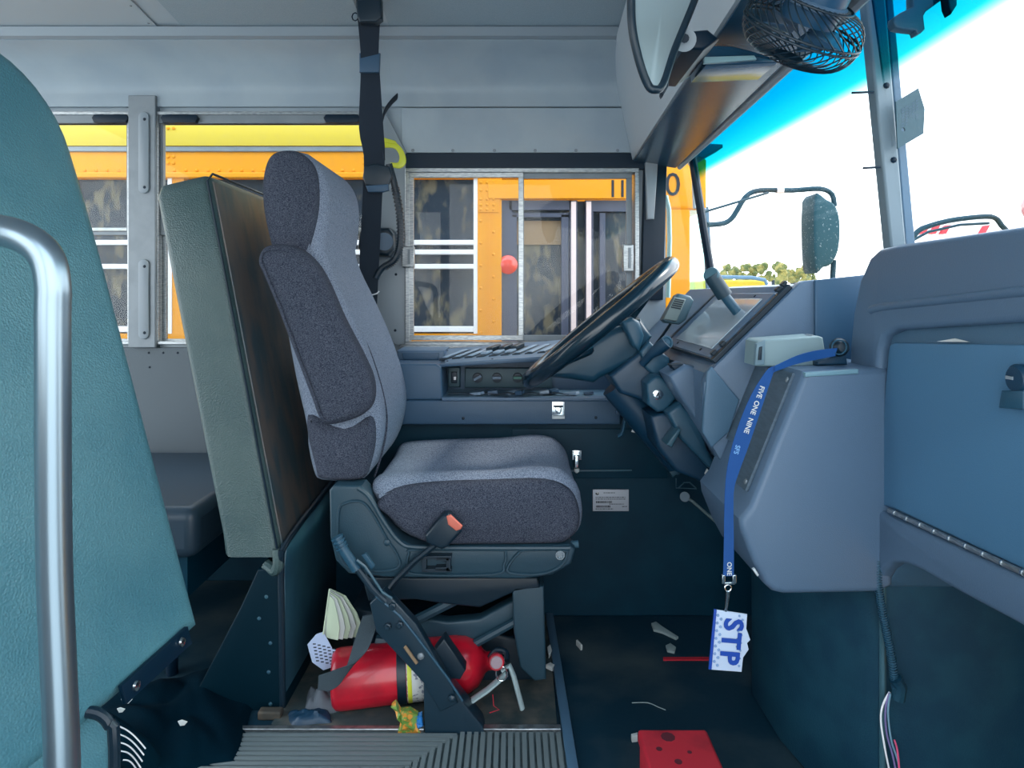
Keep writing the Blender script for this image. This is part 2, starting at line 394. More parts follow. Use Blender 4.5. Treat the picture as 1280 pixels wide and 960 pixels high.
# passenger side windows
def rect_frame(bm, a, b, c, d, w, y0, y1):      # px rect a..c, b..d , bar width w px
    def bx(x0, y0_, x1, y1_): box(bm, xs(x0), xs(x1), y0, y1, zs(y1_), zs(y0_))
    bx(a, b, c, b+w); bx(a, d-w, c, d); bx(a, b+w, a+w, d-w); bx(c-w, b+w, c, d-w)
    return bm
def pwin(name, a, b, c, d, latch):
    fo = struct(name, rect_frame(N(), a, b, c, d, 4, YW-.02, YW+.03), M_alu, smooth=0, bevel=.0015)
    obj('upper_sash', rect_frame(N(), a+4, b+10, c-4, 294, 4, YW-.005, YW+.012), M_alud, fo, smooth=0, bevel=.001)
    g = rect_frame(N(), a+4, 284, c-4, d-2, 4, YW+.014, YW+.028)
    obj('lower_sash', g, M_alu, fo, smooth=0, bevel=.001)
    obj('top_rail', box(N(), xs(a+2), xs(c-2), YW-.012, YW+.02, zs(b+14), zs(b+3)), M_alud, fo, bevel=.002)
    obj('pane', box(N(), xs(a+8), xs(c-8), YW+.002, YW+.006, zs(290), zs(b+12)), M_glass, fo, smooth=0)
    obj('pane', box(N(), xs(a+8), xs(c-8), YW+.020, YW+.024, zs(d-5), zs(290)), M_glass, fo, smooth=0)
    for x0, x1 in latch:
        obj('latch', slab([(x0, b+6), (x0+3, b+2), (x1-3, b+2), (x1, b+6), (x1-3, b+12), (x0+3, b+12)], YW-.03, YW-.01, .003), M_black, fo)
pwin('window_3', -60, 141, 167, 430, ((114, 160),))
pwin('window_2', 197, 141, 466, 430, ((200, 247), (404, 450)))
pwin('window_4', -330, 141, -92, 430, ())
for i, (a, b) in enumerate(((166, 200), (-92, -60))):
    po = struct('trim_%d' % (17+i), box(N(), xs(a), xs(b), YW-.03, YW+.02, zs(434), zs(122)), M_alud, bevel=.003)
    for y0, y1 in ((140, 242), (324, 424)):
        xc = (a+b)/2-2.5
        q = []
        for k in range(12):
            an = math.pi*k/11; q.append((xc+6.5*math.cos(an), y0+6.5-6.5*math.sin(an)))
        for k in range(12):
            an = math.pi*k/11; q.append((xc-6.5*math.cos(an), y1-6.5+6.5*math.sin(an)))
        sl = obj('oval_plate', puff(N(), pxo(q, YW-.03), YW-.038, YW-.028, .003, 2), M_hdrt, po)
        g = N()
        for yy in (y0+9, y1-8): rivet(g, P(xc, yy, YW-.038), (0, -1, 0), .0055, .002)
        obj('screw', g, M_black, sl, kind='stuff')
# driver window (sliding)
w1 = struct('window_1', rect_frame(N(), 508, 212, 797, 432, 5, YW-.03, YW+.03), M_alu, smooth=0, bevel=.0015)
obj('left_sash', rect_frame(N(), 512, 217, 654, 425, 6, YW-.022, YW-.008), M_alu, w1, smooth=0, bevel=.001)
obj('right_sash', rect_frame(N(), 648, 216, 790, 426, 7, YW-.002, YW+.012), M_alud, w1, smooth=0, bevel=.001)
obj('sill', box(N(), xs(503), xs(800), YW-.045, YW-.0, zs(438), zs(430)), M_alu, w1, bevel=.002)
obj('pane', box(N(), xs(515), xs(650), YW-.017, YW-.013, zs(421), zs(221)), M_glass, w1, smooth=0)
obj('pane', box(N(), xs(652), xs(786), YW+.003, YW+.007, zs(422), zs(220)), M_glass, w1, smooth=0)
for x0, x1, y0, y1 in ((505, 520, 309, 335), (776, 789, 307, 340)):
    la = obj('latch', box(N(), xs(x0), xs(x1), YW-.05, YW-.024, zs(y1), zs(y0)), M_alu, w1, bevel=.003)
    obj('latch_pin', box(N(), xs((x0+x1)/2), xs((x0+x1)/2+3), YW-.055, YW-.045, zs(y1-4), zs(y0+4)), M_alud, la)
# quarter glass, A pillar, windshield
struct('trim_19', tube(N(), [P(858, 150, 2.32), P(866, 200, 2.32), P(880, 290, 2.32), P(891, 355, 2.32)], (.014, .018), 10), M_black)
struct('window_5', puff(N(), pxo([(832, 195), (864, 195), (889, 375), (830, 375)], 2.42), 2.415, 2.42, 0), M_glass)
def quadslab(bm, pts, d):
    d = Vector(d); a = [bm.verts.new(p) for p in pts]; b = [bm.verts.new(Vector(p)+d) for p in pts]
    n = len(pts); bm.faces.new(a); bm.faces.new(list(reversed(b)))
    for i in range(n): bm.faces.new((a[i], a[(i+1) % n], b[(i+1) % n], b[i]))
    return bm
TL, BL = P(853, 120, 2.31), P(892, 365, 2.31)
TC, BC = Vector((.645, 1.25, 1.66)), P(1137, 350, 1.25)
TR, BR = Vector((.60, .1, 1.66)), Vector((.72, .1, 1.03))
struct('window_6', quadslab(N(), [TL, BL, BC, TC], (.004, 0, 0)), M_ws, smooth=0)
struct('window_7', quadslab(N(), [TC, BC, BR, TR], (.004, 0, 0)), M_ws, smooth=0)
# centre post of the windshield
g = quadslab(N(), [P(1079, -45, 1.25), P(1116, 330, 1.25), P(1135, 330, 1.25), P(1104, -45, 1.25)], (0, .03, 0))
cp = struct('trim_20', g, mat('pale grey post', S(108, 126, 136), .5), bevel=.004)
obj('dark_strip', quadslab(N(), [P(1104, -45, 1.27), P(1134, 330, 1.27), P(1147, 330, 1.27), P(1113, -45, 1.27)], (0, .03, 0)), M_dash2, cp, bevel=.003)
g = N()
for x, y in ((1108, 107), (1117, 200)): rivet(g, P(x, y, 1.25), (-.5, -1, 0), .006, .005)
obj('screw', g, M_black, cp, kind='stuff')
for x0, x1, y in ((1065, 1092, 115), (1079, 1100, 209)):
    obj('pin', tube(N(), [P(x0, y+1, 1.245), P(x1, y, 1.25)], .0022, 8), M_black, cp)
# header over the windshield
sec = [(.415, 1.476), (.575, 1.452), (.60, 1.50), (.63, 1.80), (.40, 1.92), (.34, 1.84)]
g = N(); puff(g, sec, .15, 2.385, .004, 2, lambda u, v, w: (u+(w-2.25)*.0475, w, v))
hd = struct('trim_21', g, mat('grey header box', S(178, 188, 196), .4))
obj('smoked_panel', quadslab(N(), [(.424, 2.37, 1.4725), (.570, 2.37, 1.4495), (.474, .3, 1.4495), (.328, .3, 1.4725)], (0, 0, -.004)), M_hdr, hd, bevel=.001)
obj('edge_trim', tube(N(), [(.582, 2.36, 1.45), (.540, 1.3, 1.45), (.495, .3, 1.45)], (.012, .010), 8), M_hdrt, hd)
0 and obj('wiring_cover', puff(N(), [(.50, 1.448), (.52, 1.445), (.52, 1.43), (.50, 1.43)], 1.42, 2.1, .003, 2, FY), M_blk2, hd)
# hanging parts: plate with a pale label, screw and side box on the header
bp = thing('fan_bracket', 'dark bracket plate with a pale label strip under the header beside the fan', 'bracket', P(905, 75, 1.25))
obj('plate', slab([(880, 62), (892, 56), (915, 57), (940, 63), (972, 74), (972, 78), (945, 79), (882, 82)], 1.20, 1.30, .004), M_hdr, bp)
obj('label_strip', slab([(880, 71), (943, 69), (946, 74), (880, 79)], 1.192, 1.20, .001), mat('pale label', S(140, 172, 178), .4), bp)
sb = thing('header_box', 'teal metal box with one screw at the top beside the fan', 'box', P(925, 30, 1.32))
obj('casing', slab([(895, 60), (938, -20), (975, -20), (936, 60)], 1.30, 1.42, .004), mat('teal blue painted metal', S(36, 100, 128), .35), sb)
obj('screw', rivet(N(), P(919, 13, 1.30), (0, -1, 0), .006, .003), M_black, sb)
# lower kick panel by the driver
kp = struct('wall_lower', box(N(), -.56, 1.0, YF, YF+.02, 0, zs(515, YF)), M_dkp, bevel=.003)
obj('access_panel', slab([(640, 536), (835, 536), (835, 598), (640, 598)], YF-.006, YF, .002), M_dkp, kp)
obj('seam', slab([(700, 588), (790, 587), (790, 589), (700, 590)], YF-.009, YF-.005, .001), M_pan, kp)
struct('wall_front', box(N(), .98, 1.02, 1.2, YW, 0, 1.0), M_dkp)
# outer shell behind the camera: passenger side wall and rear end
g = N()
box(g, XL, -.45, -.12, -.08, 0, .85); box(g, XL, -.45, -.12, -.08, 1.6, 1.85); box(g, .62, 1.6, -.12, -.08, 0, 1.0)
for x in (-.45, -1.2, -1.95): box(g, x-.06, x, -.12, -.08, .85, 1.6)
struct('wall_right', g, M_wall, smooth=0)


# ================================================================ BACKGROUND OUTSIDE
g = N(); box(g, -60, 120, -30, 140, -1.12, -1.02); struct('ground', g, M_grn)
YB = 3.3
struct('trim_22', box(N(), 1.1, 2.4, .5, 2.2, -.6, .80), M_org, bevel=.05)
struct('trim_23', box(N(), 1.2, 2.0, 2.2, 3.0, -.6, .62), M_org, bevel=.05)
bus = thing('school_bus', 'yellow school bus parked alongside, seen through the side windows', 'bus', P(560, 560, YB+.1))
def B(a, b, c, d, y0=YB, y1=YB+.05, bm=None):   # px rectangle at bus depth
    bm = bm or N(); return box(bm, xs(a, YB), xs(c, YB), y0, y1, zs(d, YB), zs(b, YB))
# roof: curved pale strip
prof = [(YB, zs(184, YB)), (YB+.02, zs(165, YB)), (YB+.08, zs(140, YB)), (YB+.2, zs(118, YB)), (YB+.45, zs(100, YB)), (YB+1.0, zs(90, YB)), (YB+1.9, zs(110, YB))]
obj('roof', sweep(N(), catmull(prof, 3, False), xs(-700, YB), xs(880, YB), -.02), M_orgl, bus, smooth=60)
obj('rub_rail', B(-700, 183, 800, 190, YB-.012, YB+.03), M_alud, bus, bevel=.004)
obj('upper_panel', B(-700, 190, 880, 221, YB, YB+.04), M_org, bus)
obj('window_lip', B(-700, 216, 625, 223, YB-.02, YB+.01), M_org, bus, bevel=.006)
obj('lower_panel', B(-700, 417, 625, 780, YB, YB+.05), M_org, bus)
obj('roof_end', box(N(), xs(-700, YB), xs(880, YB), YB+1.9, YB+1.95, -.6, zs(110, YB)), M_org, bus)
wins = [(-330, -140), (-120, 70), (90, 210), (230, 385), (405, 592)]
for a, b in wins:
    wd = obj('window', rect_frame(N(), 0, 0, 1, 1, .1, 0, 0) if False else B(a, 223, b, 417, YB+.035, YB+.045), M_bgl2 if b > 500 or b in (210,) else M_bgl, bus)
    g = N(); B(a, 300, b, 306, YB-.005, YB+.035, g); B(a, 312, b, 318, YB-.005, YB+.035, g) if b > 500 else None
    B(a, 330, b, 336, YB-.005, YB+.035, g); B(a, 408, b, 415, YB-.005, YB+.035, g)
    obj('rail', g, M_wht, wd, kind='stuff', bevel=.003)
    obj('post', B(b, 223, b+5, 417, YB-.004, YB+.04), M_wht, bus)
    if b < 592: obj('post', B(b+5, 221, b+20, 417, YB-.0, YB+.04), M_org, bus)
obj('corner_post', B(597, 221, 627, 780, YB-.01, YB+.04), M_org, bus, bevel=.003)
obj('gusset_plate', B(598, 224, 624, 266, YB-.016, YB-.009), M_org, bus, bevel=.002)
obj('post_seam', B(610, 266, 612, 560, YB-.014, YB-.008), M_org, bus)
obj('door_header', B(610, 226, 835, 249, YB-.022, YB+.02), M_org, bus, bevel=.003)
for x in (766, 778): obj('route_mark', text('1', .12, frame4(P(x, 237, YB-.024), (1, 0, 0), (0, 0, 1)), .001), M_ink, bus)
g = N()
for x in range(-300, 600, 14):
    if not 595 < x < 630: rivet(g, P(x, 213, YB), (0, -1, 0), .009, .006)
for x in (210, 212+5, 455, 470):
    for y in (160, 170, 196, 204): rivet(g, P(x, y, YB), (0, -1, 0), .009, .006)
for x in (601, 609, 617):
    for y in (228, 238, 249, 256, 262): rivet(g, P(x, y, YB-.016), (0, -1, 0), .008, .006)
for y in range(276, 430, 28): rivet(g, P(601, y, YB-.01), (0, -1, 0), .008, .006); rivet(g, P(617, y+14, YB-.01), (0, -1, 0), .008, .006)
obj('rivet', g, M_org, bus, kind='stuff')
dr = obj('entry_door', rect_frame(N(), 0, 0, 1, 1, .1, 0, 0) if False else B(627, 250, 832, 560, YB+.05, YB+.08), M_bgl2, bus)
g = N()
for a, b, c, d in ((627, 250, 640, 560), (712, 250, 722, 560), (636, 250, 716, 262), (732, 250, 742, 560), (742, 250, 832, 264), (750, 266, 757, 560), (640, 268, 646, 560), (702, 268, 711, 560), (640, 266, 711, 271)):
    B(a, b, c, d, YB+.01, YB+.05, g)
obj('door_frame', g, M_dgrey, dr, kind='stuff')
for a in (714, 733): obj('door_edge', B(a, 252, a+6, 560, YB-.004, YB+.02), mat('pink white rubber strip', S(226, 206, 204), .4), bus)
obj('inner_panel', B(640, 275, 705, 305, YB+.04, YB+.052), M_tan, bus)
obj('side_lamp', lathe(N(), [(.05, 0), (.046, .02), (.03, .035), (0, .04)], P(635, 331, YB+.02), (0, -1, 0), 16), M_amb, bus)
# front corner of the bus seen through the quarter glass
obj('front_corner', B(832, 180, 862, 560, YB-.01, YB+.05), M_org, bus, bevel=.006)
obj('front_roof', slab([(830, 150), (862, 165), (884, 200), (884, 262), (830, 262)], YB-.02, YB+.6, .02), M_org, bus)
obj('fleet_mark', text('0', .16, frame4(P(841, 232, YB-.024), (1, 0, 0), (0, 0, 1)), .001), M_ink, bus)
wsb = obj('front_glass', slab([(862, 262), (886, 258), (892, 375), (862, 375)], YB+.0, YB+.02, .002), glass('pale teal glass', (.75, .95, .97, 1), .10), bus)
obj('glass_post', slab([(878, 258), (886, 258), (893, 375), (884, 375)], YB-.01, YB+.01, .002), M_dash2, bus)
# second yellow bus, trees, mirrors
b2 = thing('distant_bus', 'low yellow vehicle far off beyond the windshield under the trees', 'bus', P(915, 395, 11))
obj('body', slab([(868, 353), (885, 350), (956, 350), (962, 362), (962, 526), (868, 526)], 11, 12.5, .05), M_orgl, b2)
obj('glass_band', slab([(872, 363), (940, 363), (942, 376), (872, 376)], 10.95, 11.0, .01), mat('teal tinted band', S(90, 180, 190), .3), b2)
obj('roof_bar', tube(N(), [P(888, 352, 10.9), P(892, 346, 10.9), P(940, 347, 10.9), P(956, 350, 10.9), P(959, 356, 10.9)], .03, 8), M_dash2, b2)
for i, x in enumerate((908, 920, 932, 943, 955, 967, 979, 991, 1004, 1014)):
    D = 58+7*(i % 2)+3*(i % 3); h = random.uniform(15, 19) if x < 985 or x > 1000 else 14
    tr = thing('tree', 'sunlit skyline tree beyond the windshield, %s from the left' % ('first second third fourth fifth sixth seventh eighth ninth tenth'.split()[i]), 'tree', P(x, 390, D), 'trees on the skyline')
    obj('trunk', cyl(N(), P(x, 392, D), P(x, 350, D), .25, 8), M_blk2, tr)
    g = N()
    for k in range(11):
        c = P(x+random.uniform(-6, 6), 346-random.uniform(-6, h-4), D); r_ = random.uniform(.2, .42)
        res = bmesh.ops.create_icosphere(g, subdivisions=2, radius=r_, matrix=Matrix.Translation(c))
        for v in res['verts']: v.co = c+(v.co-c)*(1+.45*mnoise.noise(v.co*3))
    obj('foliage', g, M_leaf, tr, smooth=0)
M_arm = mat('dark teal coated tube', S(26, 62, 76), .6, spec=.2)
mr_ = thing('outside_mirror', 'tall black outside mirror on a bent tubular arm beyond the windshield', 'mirror', P(1035, 345, 2.9))
obj('arm', tube(N(), [P(884, 281, 2.75), P(905, 279, 2.8), P(917, 270, 2.82), P(932, 246, 2.85), P(950, 238, 2.87), P(990, 238, 2.9), P(1025, 236, 2.9), P(1040, 243, 2.9), P(1043, 258, 2.9)], .011, 10, sm=3), M_arm, mr_)
obj('brace', tube(N(), [P(880, 265, 2.72), P(930, 250, 2.8), P(960, 241, 2.86)], .005, 8), M_arm, mr_)
obj('mirror_head', slab([(1019, 247), (1034, 249), (1046, 258), (1051, 280), (1049, 312), (1040, 330), (1030, 334), (1020, 335)], 2.88, 3.02, .012, 3), mat('dusty dark mirror back', S(36, 76, 88), .6, var=S(130, 150, 156), vs=90, vlo=.62, vhi=.72, spec=.2), mr_)
obj('mount_stub', tube(N(), [P(1042, 325, 2.92), P(1041, 347, 2.92), P(1035, 500, 2.9)], .012, 8), M_arm, mr_)
obj('bolt_collar', tube(N(), [P(971, 238, 2.88), P(979, 238, 2.88)], .014, 8), M_wht, mr_)
m2 = thing('crossover_mirror', 'wide black framed mirror outside behind the right side of the dash', 'mirror', P(1190, 310, 2.6))
obj('frame', tube(N(), [P(1142, 296, 2.6), P(1152, 286, 2.6), P(1185, 276, 2.6), P(1225, 271, 2.6), P(1243, 272, 2.6), P(1252, 282, 2.6), P(1262, 300, 2.6), P(1262, 370, 2.6), P(1200, 460, 2.6), P(1200, 505, 2.6)], .010, 8, sm=3), M_arm, m2)
obj('lower_arm', tube(N(), [P(1142, 300, 2.58), P(1160, 290, 2.58), P(1200, 281, 2.58), P(1236, 279, 2.58)], .005, 8), M_arm, m2)
rb = thing('striped_barrier', 'red and white striped board outside behind the black framed mirror', 'barrier', P(1170, 330, 3.6))
obj('board', slab([(1140, 282), (1250, 272), (1270, 330), (1140, 330)], 3.62, 3.66, .003), M_wht, rb)
for x in (1150, 1163, 1176, 1225):
    obj('red_stripe', slab([(x, 292), (x+6, 282), (x+13, 281), (x+7, 292)], 3.60, 3.62, .001), M_redp, rb)
for x in (1150, 1250): obj('leg', cyl(N(), P(x, 300, 3.68), (xs(x, 3.68), 3.68, -1.02), .02), M_dgrey, rb)
m3 = tag(obj('convex_mirror', lathe(N(), [(0, 0), (.09, .01), (.10, .04), (.08, .08), (0, .10)], P(1305, 262, 2.4), (0, -1, .2), 20), mat('pinkish mirror back', S(190, 120, 130), .3)), 'small round reddish mirror outside at the right edge of the windshield', 'mirror')
sm_ = thing('marker_bracket', 'dark outside clearance fin at the upper left of the windshield', 'bracket', P(880, 190, 2.5))
obj('fin', slab([(872, 182), (884, 179), (904, 180), (904, 184), (890, 192), (880, 198), (872, 196)], 2.5, 2.6, .006), M_dash2, sm_)
obj('arm', tube(N(), [P(862, 205, 2.40), P(866, 205, 2.5), P(868, 260, 2.5), P(882, 262, 2.5)], .006, 8), M_hdrt, sm_)
rod = tag(obj('grey_door_edge', tube(N(), [P(832, 245, 2.46), P(836, 262, 2.46), P(837, 300, 2.46), P(835, 372, 2.46)], (.008, .02), 8), mat('pale green rubber', S(160, 196, 196), .4)), 'pale curved rubber edge outside the quarter glass beside the wheel', 'seal')

# ================================================================ DRIVER SEAT
seat = thing('driver_chair', 'grey tweed driver seat with side bolster and black air suspension base', 'seat', (-.15, 1.85, 0))
bk = [(334, 300), (326, 262), (325, 225), (332, 195), (348, 184), (374, 185), (394, 202), (404, 228), (405, 262), (402, 300), (410, 330), (432, 380), (455, 432), (474, 490), (480, 530), (474, 568), (462, 596), (448, 606), (400, 606), (388, 590), (378, 540), (362, 470), (346, 380), (338, 330)]
g = slab(bk, 1.64, 2.09, .055, 3, seg=5, bulge=.006)
for v in g.verts:                       # hourglass narrowing between headrest and backrest, lumbar hollow
    c = v.co; t_ = abs(c.y-1.865)/.225
    if c.z > 1.0:
        k = min((c.z-1.0)/.07, 1); c.y = 1.865+(c.y-1.865)*(1-.10*k)
    if c.x > -.5+.0*c.z: c.x -= .022*max(0, 1-t_*t_)*(1 if c.z < 1.15 else .3)
backo = obj('backrest', g, M_fabd if False else M_fab, seat, smooth=60)
backo['label'] = 'grey tweed backrest with built in headrest'
# near-side shade as a darker skin, follows the same outline, slightly proud
sd_ = [(336, 296), (329, 262), (328, 225), (335, 198), (350, 188), (372, 189), (389, 204), (396, 228), (396, 262), (388, 300), (380, 318), (352, 318), (340, 308)]
obj('headrest_side', slab(sd_, 1.646, 1.70, .02, 4, seg=4, bulge=.012, Yr=1.655), M_fabd, seat, smooth=60, label='tweed side of the headrest, shade in its colour')
sd2 = [(383, 520), (430, 534), (462, 520), (468, 545), (462, 580), (450, 600), (402, 600), (393, 585)]
obj('backrest_side', slab(sd2, 1.630, 1.68, .02, 4, seg=4, bulge=.008, Yr=1.635), M_fabd, seat, smooth=60, label='lower tweed side of the backrest, shade in its colour')
arm = [(319, 326), (326, 309), (345, 304), (368, 309), (388, 326), (404, 352), (424, 398), (446, 440), (461, 474), (463, 500), (455, 517), (436, 527), (408, 533), (396, 524), (386, 498), (364, 440), (342, 382), (326, 344)]
ar = obj('armrest', slab(arm, 1.565, 1.655, .028, 4, seg=5, bulge=.008), M_fabd, seat, smooth=60, label='folded up dark tweed armrest pad')
q = pxo(catmull([(x, y) for x, y in arm], 4), 1.575); q = inset(q, .016)
obj('piping', tube(N(), [(u, 1.567, v) for u, v in q], .0022, 6, closed=True), M_fabd, ar)
q = pxo(catmull([(410, 330), (440, 395), (462, 440), (478, 490), (484, 530), (478, 568), (468, 600)], 4, False), 1.69)
obj('seam', tube(N(), [(u-.006, 1.72, v) for u, v in q], .0025, 6), M_fabd, seat)
cu_ = [(462, 622), (468, 608), (500, 602), (560, 598), (620, 596), (668, 592), (700, 596), (720, 612), (729, 635), (728, 660), (715, 676), (690, 683), (600, 683), (535, 682), (500, 668), (478, 644)]
g = slab(cu_, 1.60, 2.10, .06, 3, seg=5, bulge=.008, Yr=1.62)
bmesh.ops.subdivide_edges(g, edges=[e for e in g.edges if abs(e.verts[0].co.y-e.verts[1].co.y) > .2], cuts=12)
for v in g.verts:
    c = v.co
    if c.z > .50:
        t_ = (c.y-1.85)/.25; u_ = (c.x+.06)/.25
        dip = math.exp(-(t_/.55)**2)*max(0, 1-u_*u_*.9)
        c.z += -.040*dip*min(1, (c.z-.50)/.05) + .012*math.exp(-((abs(t_)-.72)/.2)**2)
obj('cushion', g, M_fab, seat, smooth=70, label='grey tweed seat cushion dished in the middle')
cs = [(470, 630), (492, 612), (540, 604), (620, 601), (680, 600), (712, 612), (724, 636), (723, 660), (710, 674), (690, 679), (600, 680), (540, 679), (506, 664), (484, 644)]
obj('cushion_side', slab(cs, 1.588, 1.64, .022, 3, seg=4, bulge=.010, Yr=1.605), M_fabd, seat, smooth=60, label='tweed side of the seat cushion, shade in its colour')
M_fr = mat('seat frame plastic', S(34, 62, 76), .42, bump=.2, bs=500)
fr = [(412, 612), (418, 606), (452, 607), (462, 618), (480, 650), (500, 674), (520, 682), (712, 680), (719, 686), (714, 704), (690, 718), (655, 723), (480, 721), (436, 716), (420, 700), (413, 670)]
fp = obj('side_frame', slab(fr, 1.595, 1.66, .006, 0, seg=3, Yr=1.60), M_fr, seat)
for loop in ([(424, 640), (432, 628), (452, 626), (466, 640), (484, 672), (496, 690), (500, 706), (480, 712), (440, 708), (426, 690)], [(512, 690), (520, 686), (622, 686), (632, 690), (630, 704), (618, 716), (520, 716), (510, 704)], [(648, 690), (660, 686), (704, 686), (708, 692), (700, 706), (680, 715), (648, 716), (634, 710)]):
    q = catmull(pxo(loop, 1.60), 4)
    obj('rib', tube(N(), [(u, 1.593, v) for u, v in q], .0035, 6, closed=True), M_fr, fp)
obj('frame_edge', tube(N(), [(u, 1.594, v) for u, v in catmull(pxo([(448, 609), (462, 620), (480, 650), (500, 676), (522, 683), (600, 684), (712, 684)], 1.60), 4, False)], .006, 8), M_fr, fp)
g = lathe(N(), [(.011, 0), (.011, .006), (.007, .006), (.006, .003), (0, .003)], P(700, 693, 1.594), (0, -1, 0), 18)
obj('pivot_bolt', g, M_steel, seat, label='bright ring bolt')
obj('bolt', rivet(N(), P(484, 678, 1.594), (0, -1, 0), .009, .006), M_fr, fp)
obj('slide_knob', tube(N(), [P(708, 681, 1.63), P(723, 680, 1.63)], .009, 10), M_pan, seat)
g = rect_frame(N(), 0, 0, 1, 1, .2, 0, 0) if False else N()
for a, b, c, d in ((528, 692, 565, 696), (528, 708, 565, 712), (528, 696, 534, 708), (546, 694, 562, 698), (545, 706, 562, 710), (558, 694, 564, 711)):
    box(g, xs(a, 1.59), xs(c, 1.59), 1.575, 1.596, zs(d, 1.59), zs(b, 1.59))
obj('slide_catch', g, M_blk2, seat, bevel=.001)
# suspension
obj('front_post', slab([(640, 733), (680, 733), (683, 850), (668, 852), (650, 835), (642, 790)], 1.66, 2.05, .006), M_fr, seat)
obj('upper_carriage', slab([(452, 722), (672, 722), (676, 736), (640, 742), (600, 760), (560, 756), (520, 750), (460, 752)], 1.66, 2.05, .006), M_blk2, seat)
obj('wavy_plate', slab([(520, 772), (560, 778), (600, 774), (640, 752), (650, 740), (676, 740), (676, 770), (640, 785), (600, 805), (560, 812), (520, 800)], 1.70, 1.74, .006), M_fr, seat)
for a, b, w in (((520, 775), (600, 735), .012), ((575, 815), (648, 775), .010), ((470, 800), (600, 822), .014)):
    obj('linkage_bar', tube(N(), [P(a[0], a[1], 1.69), P(b[0], b[1], 1.69)], (w, w), 8), M_fr, seat)
obj('base_box', slab([(440, 760), (660, 800), (680, 850), (440, 868)], 1.76, 2.08, .01), M_blk2, seat)
# buckle receiver on stalk
bc = thing('belt_buckle', 'black seat belt buckle with an orange button standing against the cushion side', 'buckle', P(540, 690, 1.55))
bx_ = [(531, 670), (553, 645), (560, 643), (577, 660), (577, 666), (560, 684), (552, 688), (533, 680)]
obj('housing', slab(bx_, 1.535, 1.575, .008, 0, seg=3), M_blk2, bc)
obj('release_button', slab([(558, 646), (563, 644), (578, 658), (576, 662), (570, 664), (560, 656)], 1.528, 1.538, .003), M_tip, bc)
obj('stalk', tube(N(), [P(548, 678, 1.56), P(520, 700, 1.57), P(495, 725, 1.58), P(480, 745, 1.60)], (.007, .009), 8), M_blk2, bc)

# ================================================================ BARRIER BEHIND THE DRIVER
br = thing('driver_barrier', 'dark green padded barrier with panelled base behind the driver seat', 'barrier', (-.62, 2.0, 0))
def lean(y, z, w):      # barrier local: w = offset through thickness
    z = z+min(0, w)*.22*max(0, min(1, (z-1.0)/.25)); x = -.558-.19*(z-.356)-.03*((z-.356)/.94)*(1-(z-.356)/.94)*0; return (x+w, y, z)
out = [(1.64, .37), (1.648, .42), (1.64, 1.0), (1.64, 1.27), (1.665, 1.297), (1.75, 1.30), (2.3, 1.30), (2.37, 1.28), (2.375, .9), (2.375, .36), (1.9, .352), (1.70, .350)]
g = puff(N(), out, -.135, .0, .018, 4, lean)
pd = obj('pad', g, M_vin, br, smooth=50)
obj('seam', tube(N(), [lean(1.645, z, -.004) for z in (.36, .6, .9, 1.1, 1.28)]+[lean(1.68, 1.302, -.002), lean(2.3, 1.304, -.002)], .003, 6), M_blk2, pd)
obj('front_cover', puff(N(), [(1.665, .38), (1.665, 1.28), (2.36, 1.28), (2.36, .38)], -.004, .004, .003, 2, lean), M_vinb, pd, label='front skin of the pad with brown reflection in its colour')
obj('torn_corner', tube(N(), [lean(1.64, .39, .0), lean(1.637, .355, -.004), lean(1.648, .335, -.02), lean(1.66, .345, -.045)], [.014, .02, .022, .010], 10, sm=3), M_vin, pd)
obj('front_panel', puff(N(), [(1.648, 0), (1.642, .345), (1.66, .395), (2.12, .43), (2.12, 0)], -.565, -.548, .003, 2, FX), M_pan, br)
obj('edge_tube', tube(N(), [(-.555, 1.645, .0), (-.556, 1.643, .20), (-.557, 1.642, .345), (-.55, 1.665, .40), (-.548, 2.1, .435)], .008, 10, sm=3), M_blk2, br)
sp_ = obj('side_panel', slab([(322, 712), (352, 712), (357, 892), (262, 892), (235, 885), (300, 760)], 1.642, 2.35, .004), mat('near black teal panel', S(0, 30, 42), .5, spec=.15), br)
g = N()
for x, y in ((333, 746), (324, 773), (338, 804), (338, 880), (336, 840)): rivet(g, P(x, y, 1.642), (0, -1, 0), .005, .002)
obj('screw', g, M_pan, sp_, kind='stuff')
# passenger bench behind it
bn = thing('passenger_bench', 'dark passenger bench seat seen low in the gap behind the padded barrier', 'bench', (-1.2, 2.0, 0))
obj('cushion', box(N(), -1.5, -.80, 1.72, 2.37, .33, .46), mat('dark slate vinyl', S(40, 58, 72), .4), bn, bevel=.03, seg=4)
obj('front_skirt', box(N(), -1.45, -.84, 1.76, 2.37, .22, .34), M_dkp, bn)
for x in (-1.4, -.9): obj('leg', cyl(N(), (x, 1.8, 0), (x, 1.8, .25), .015), M_black, bn)

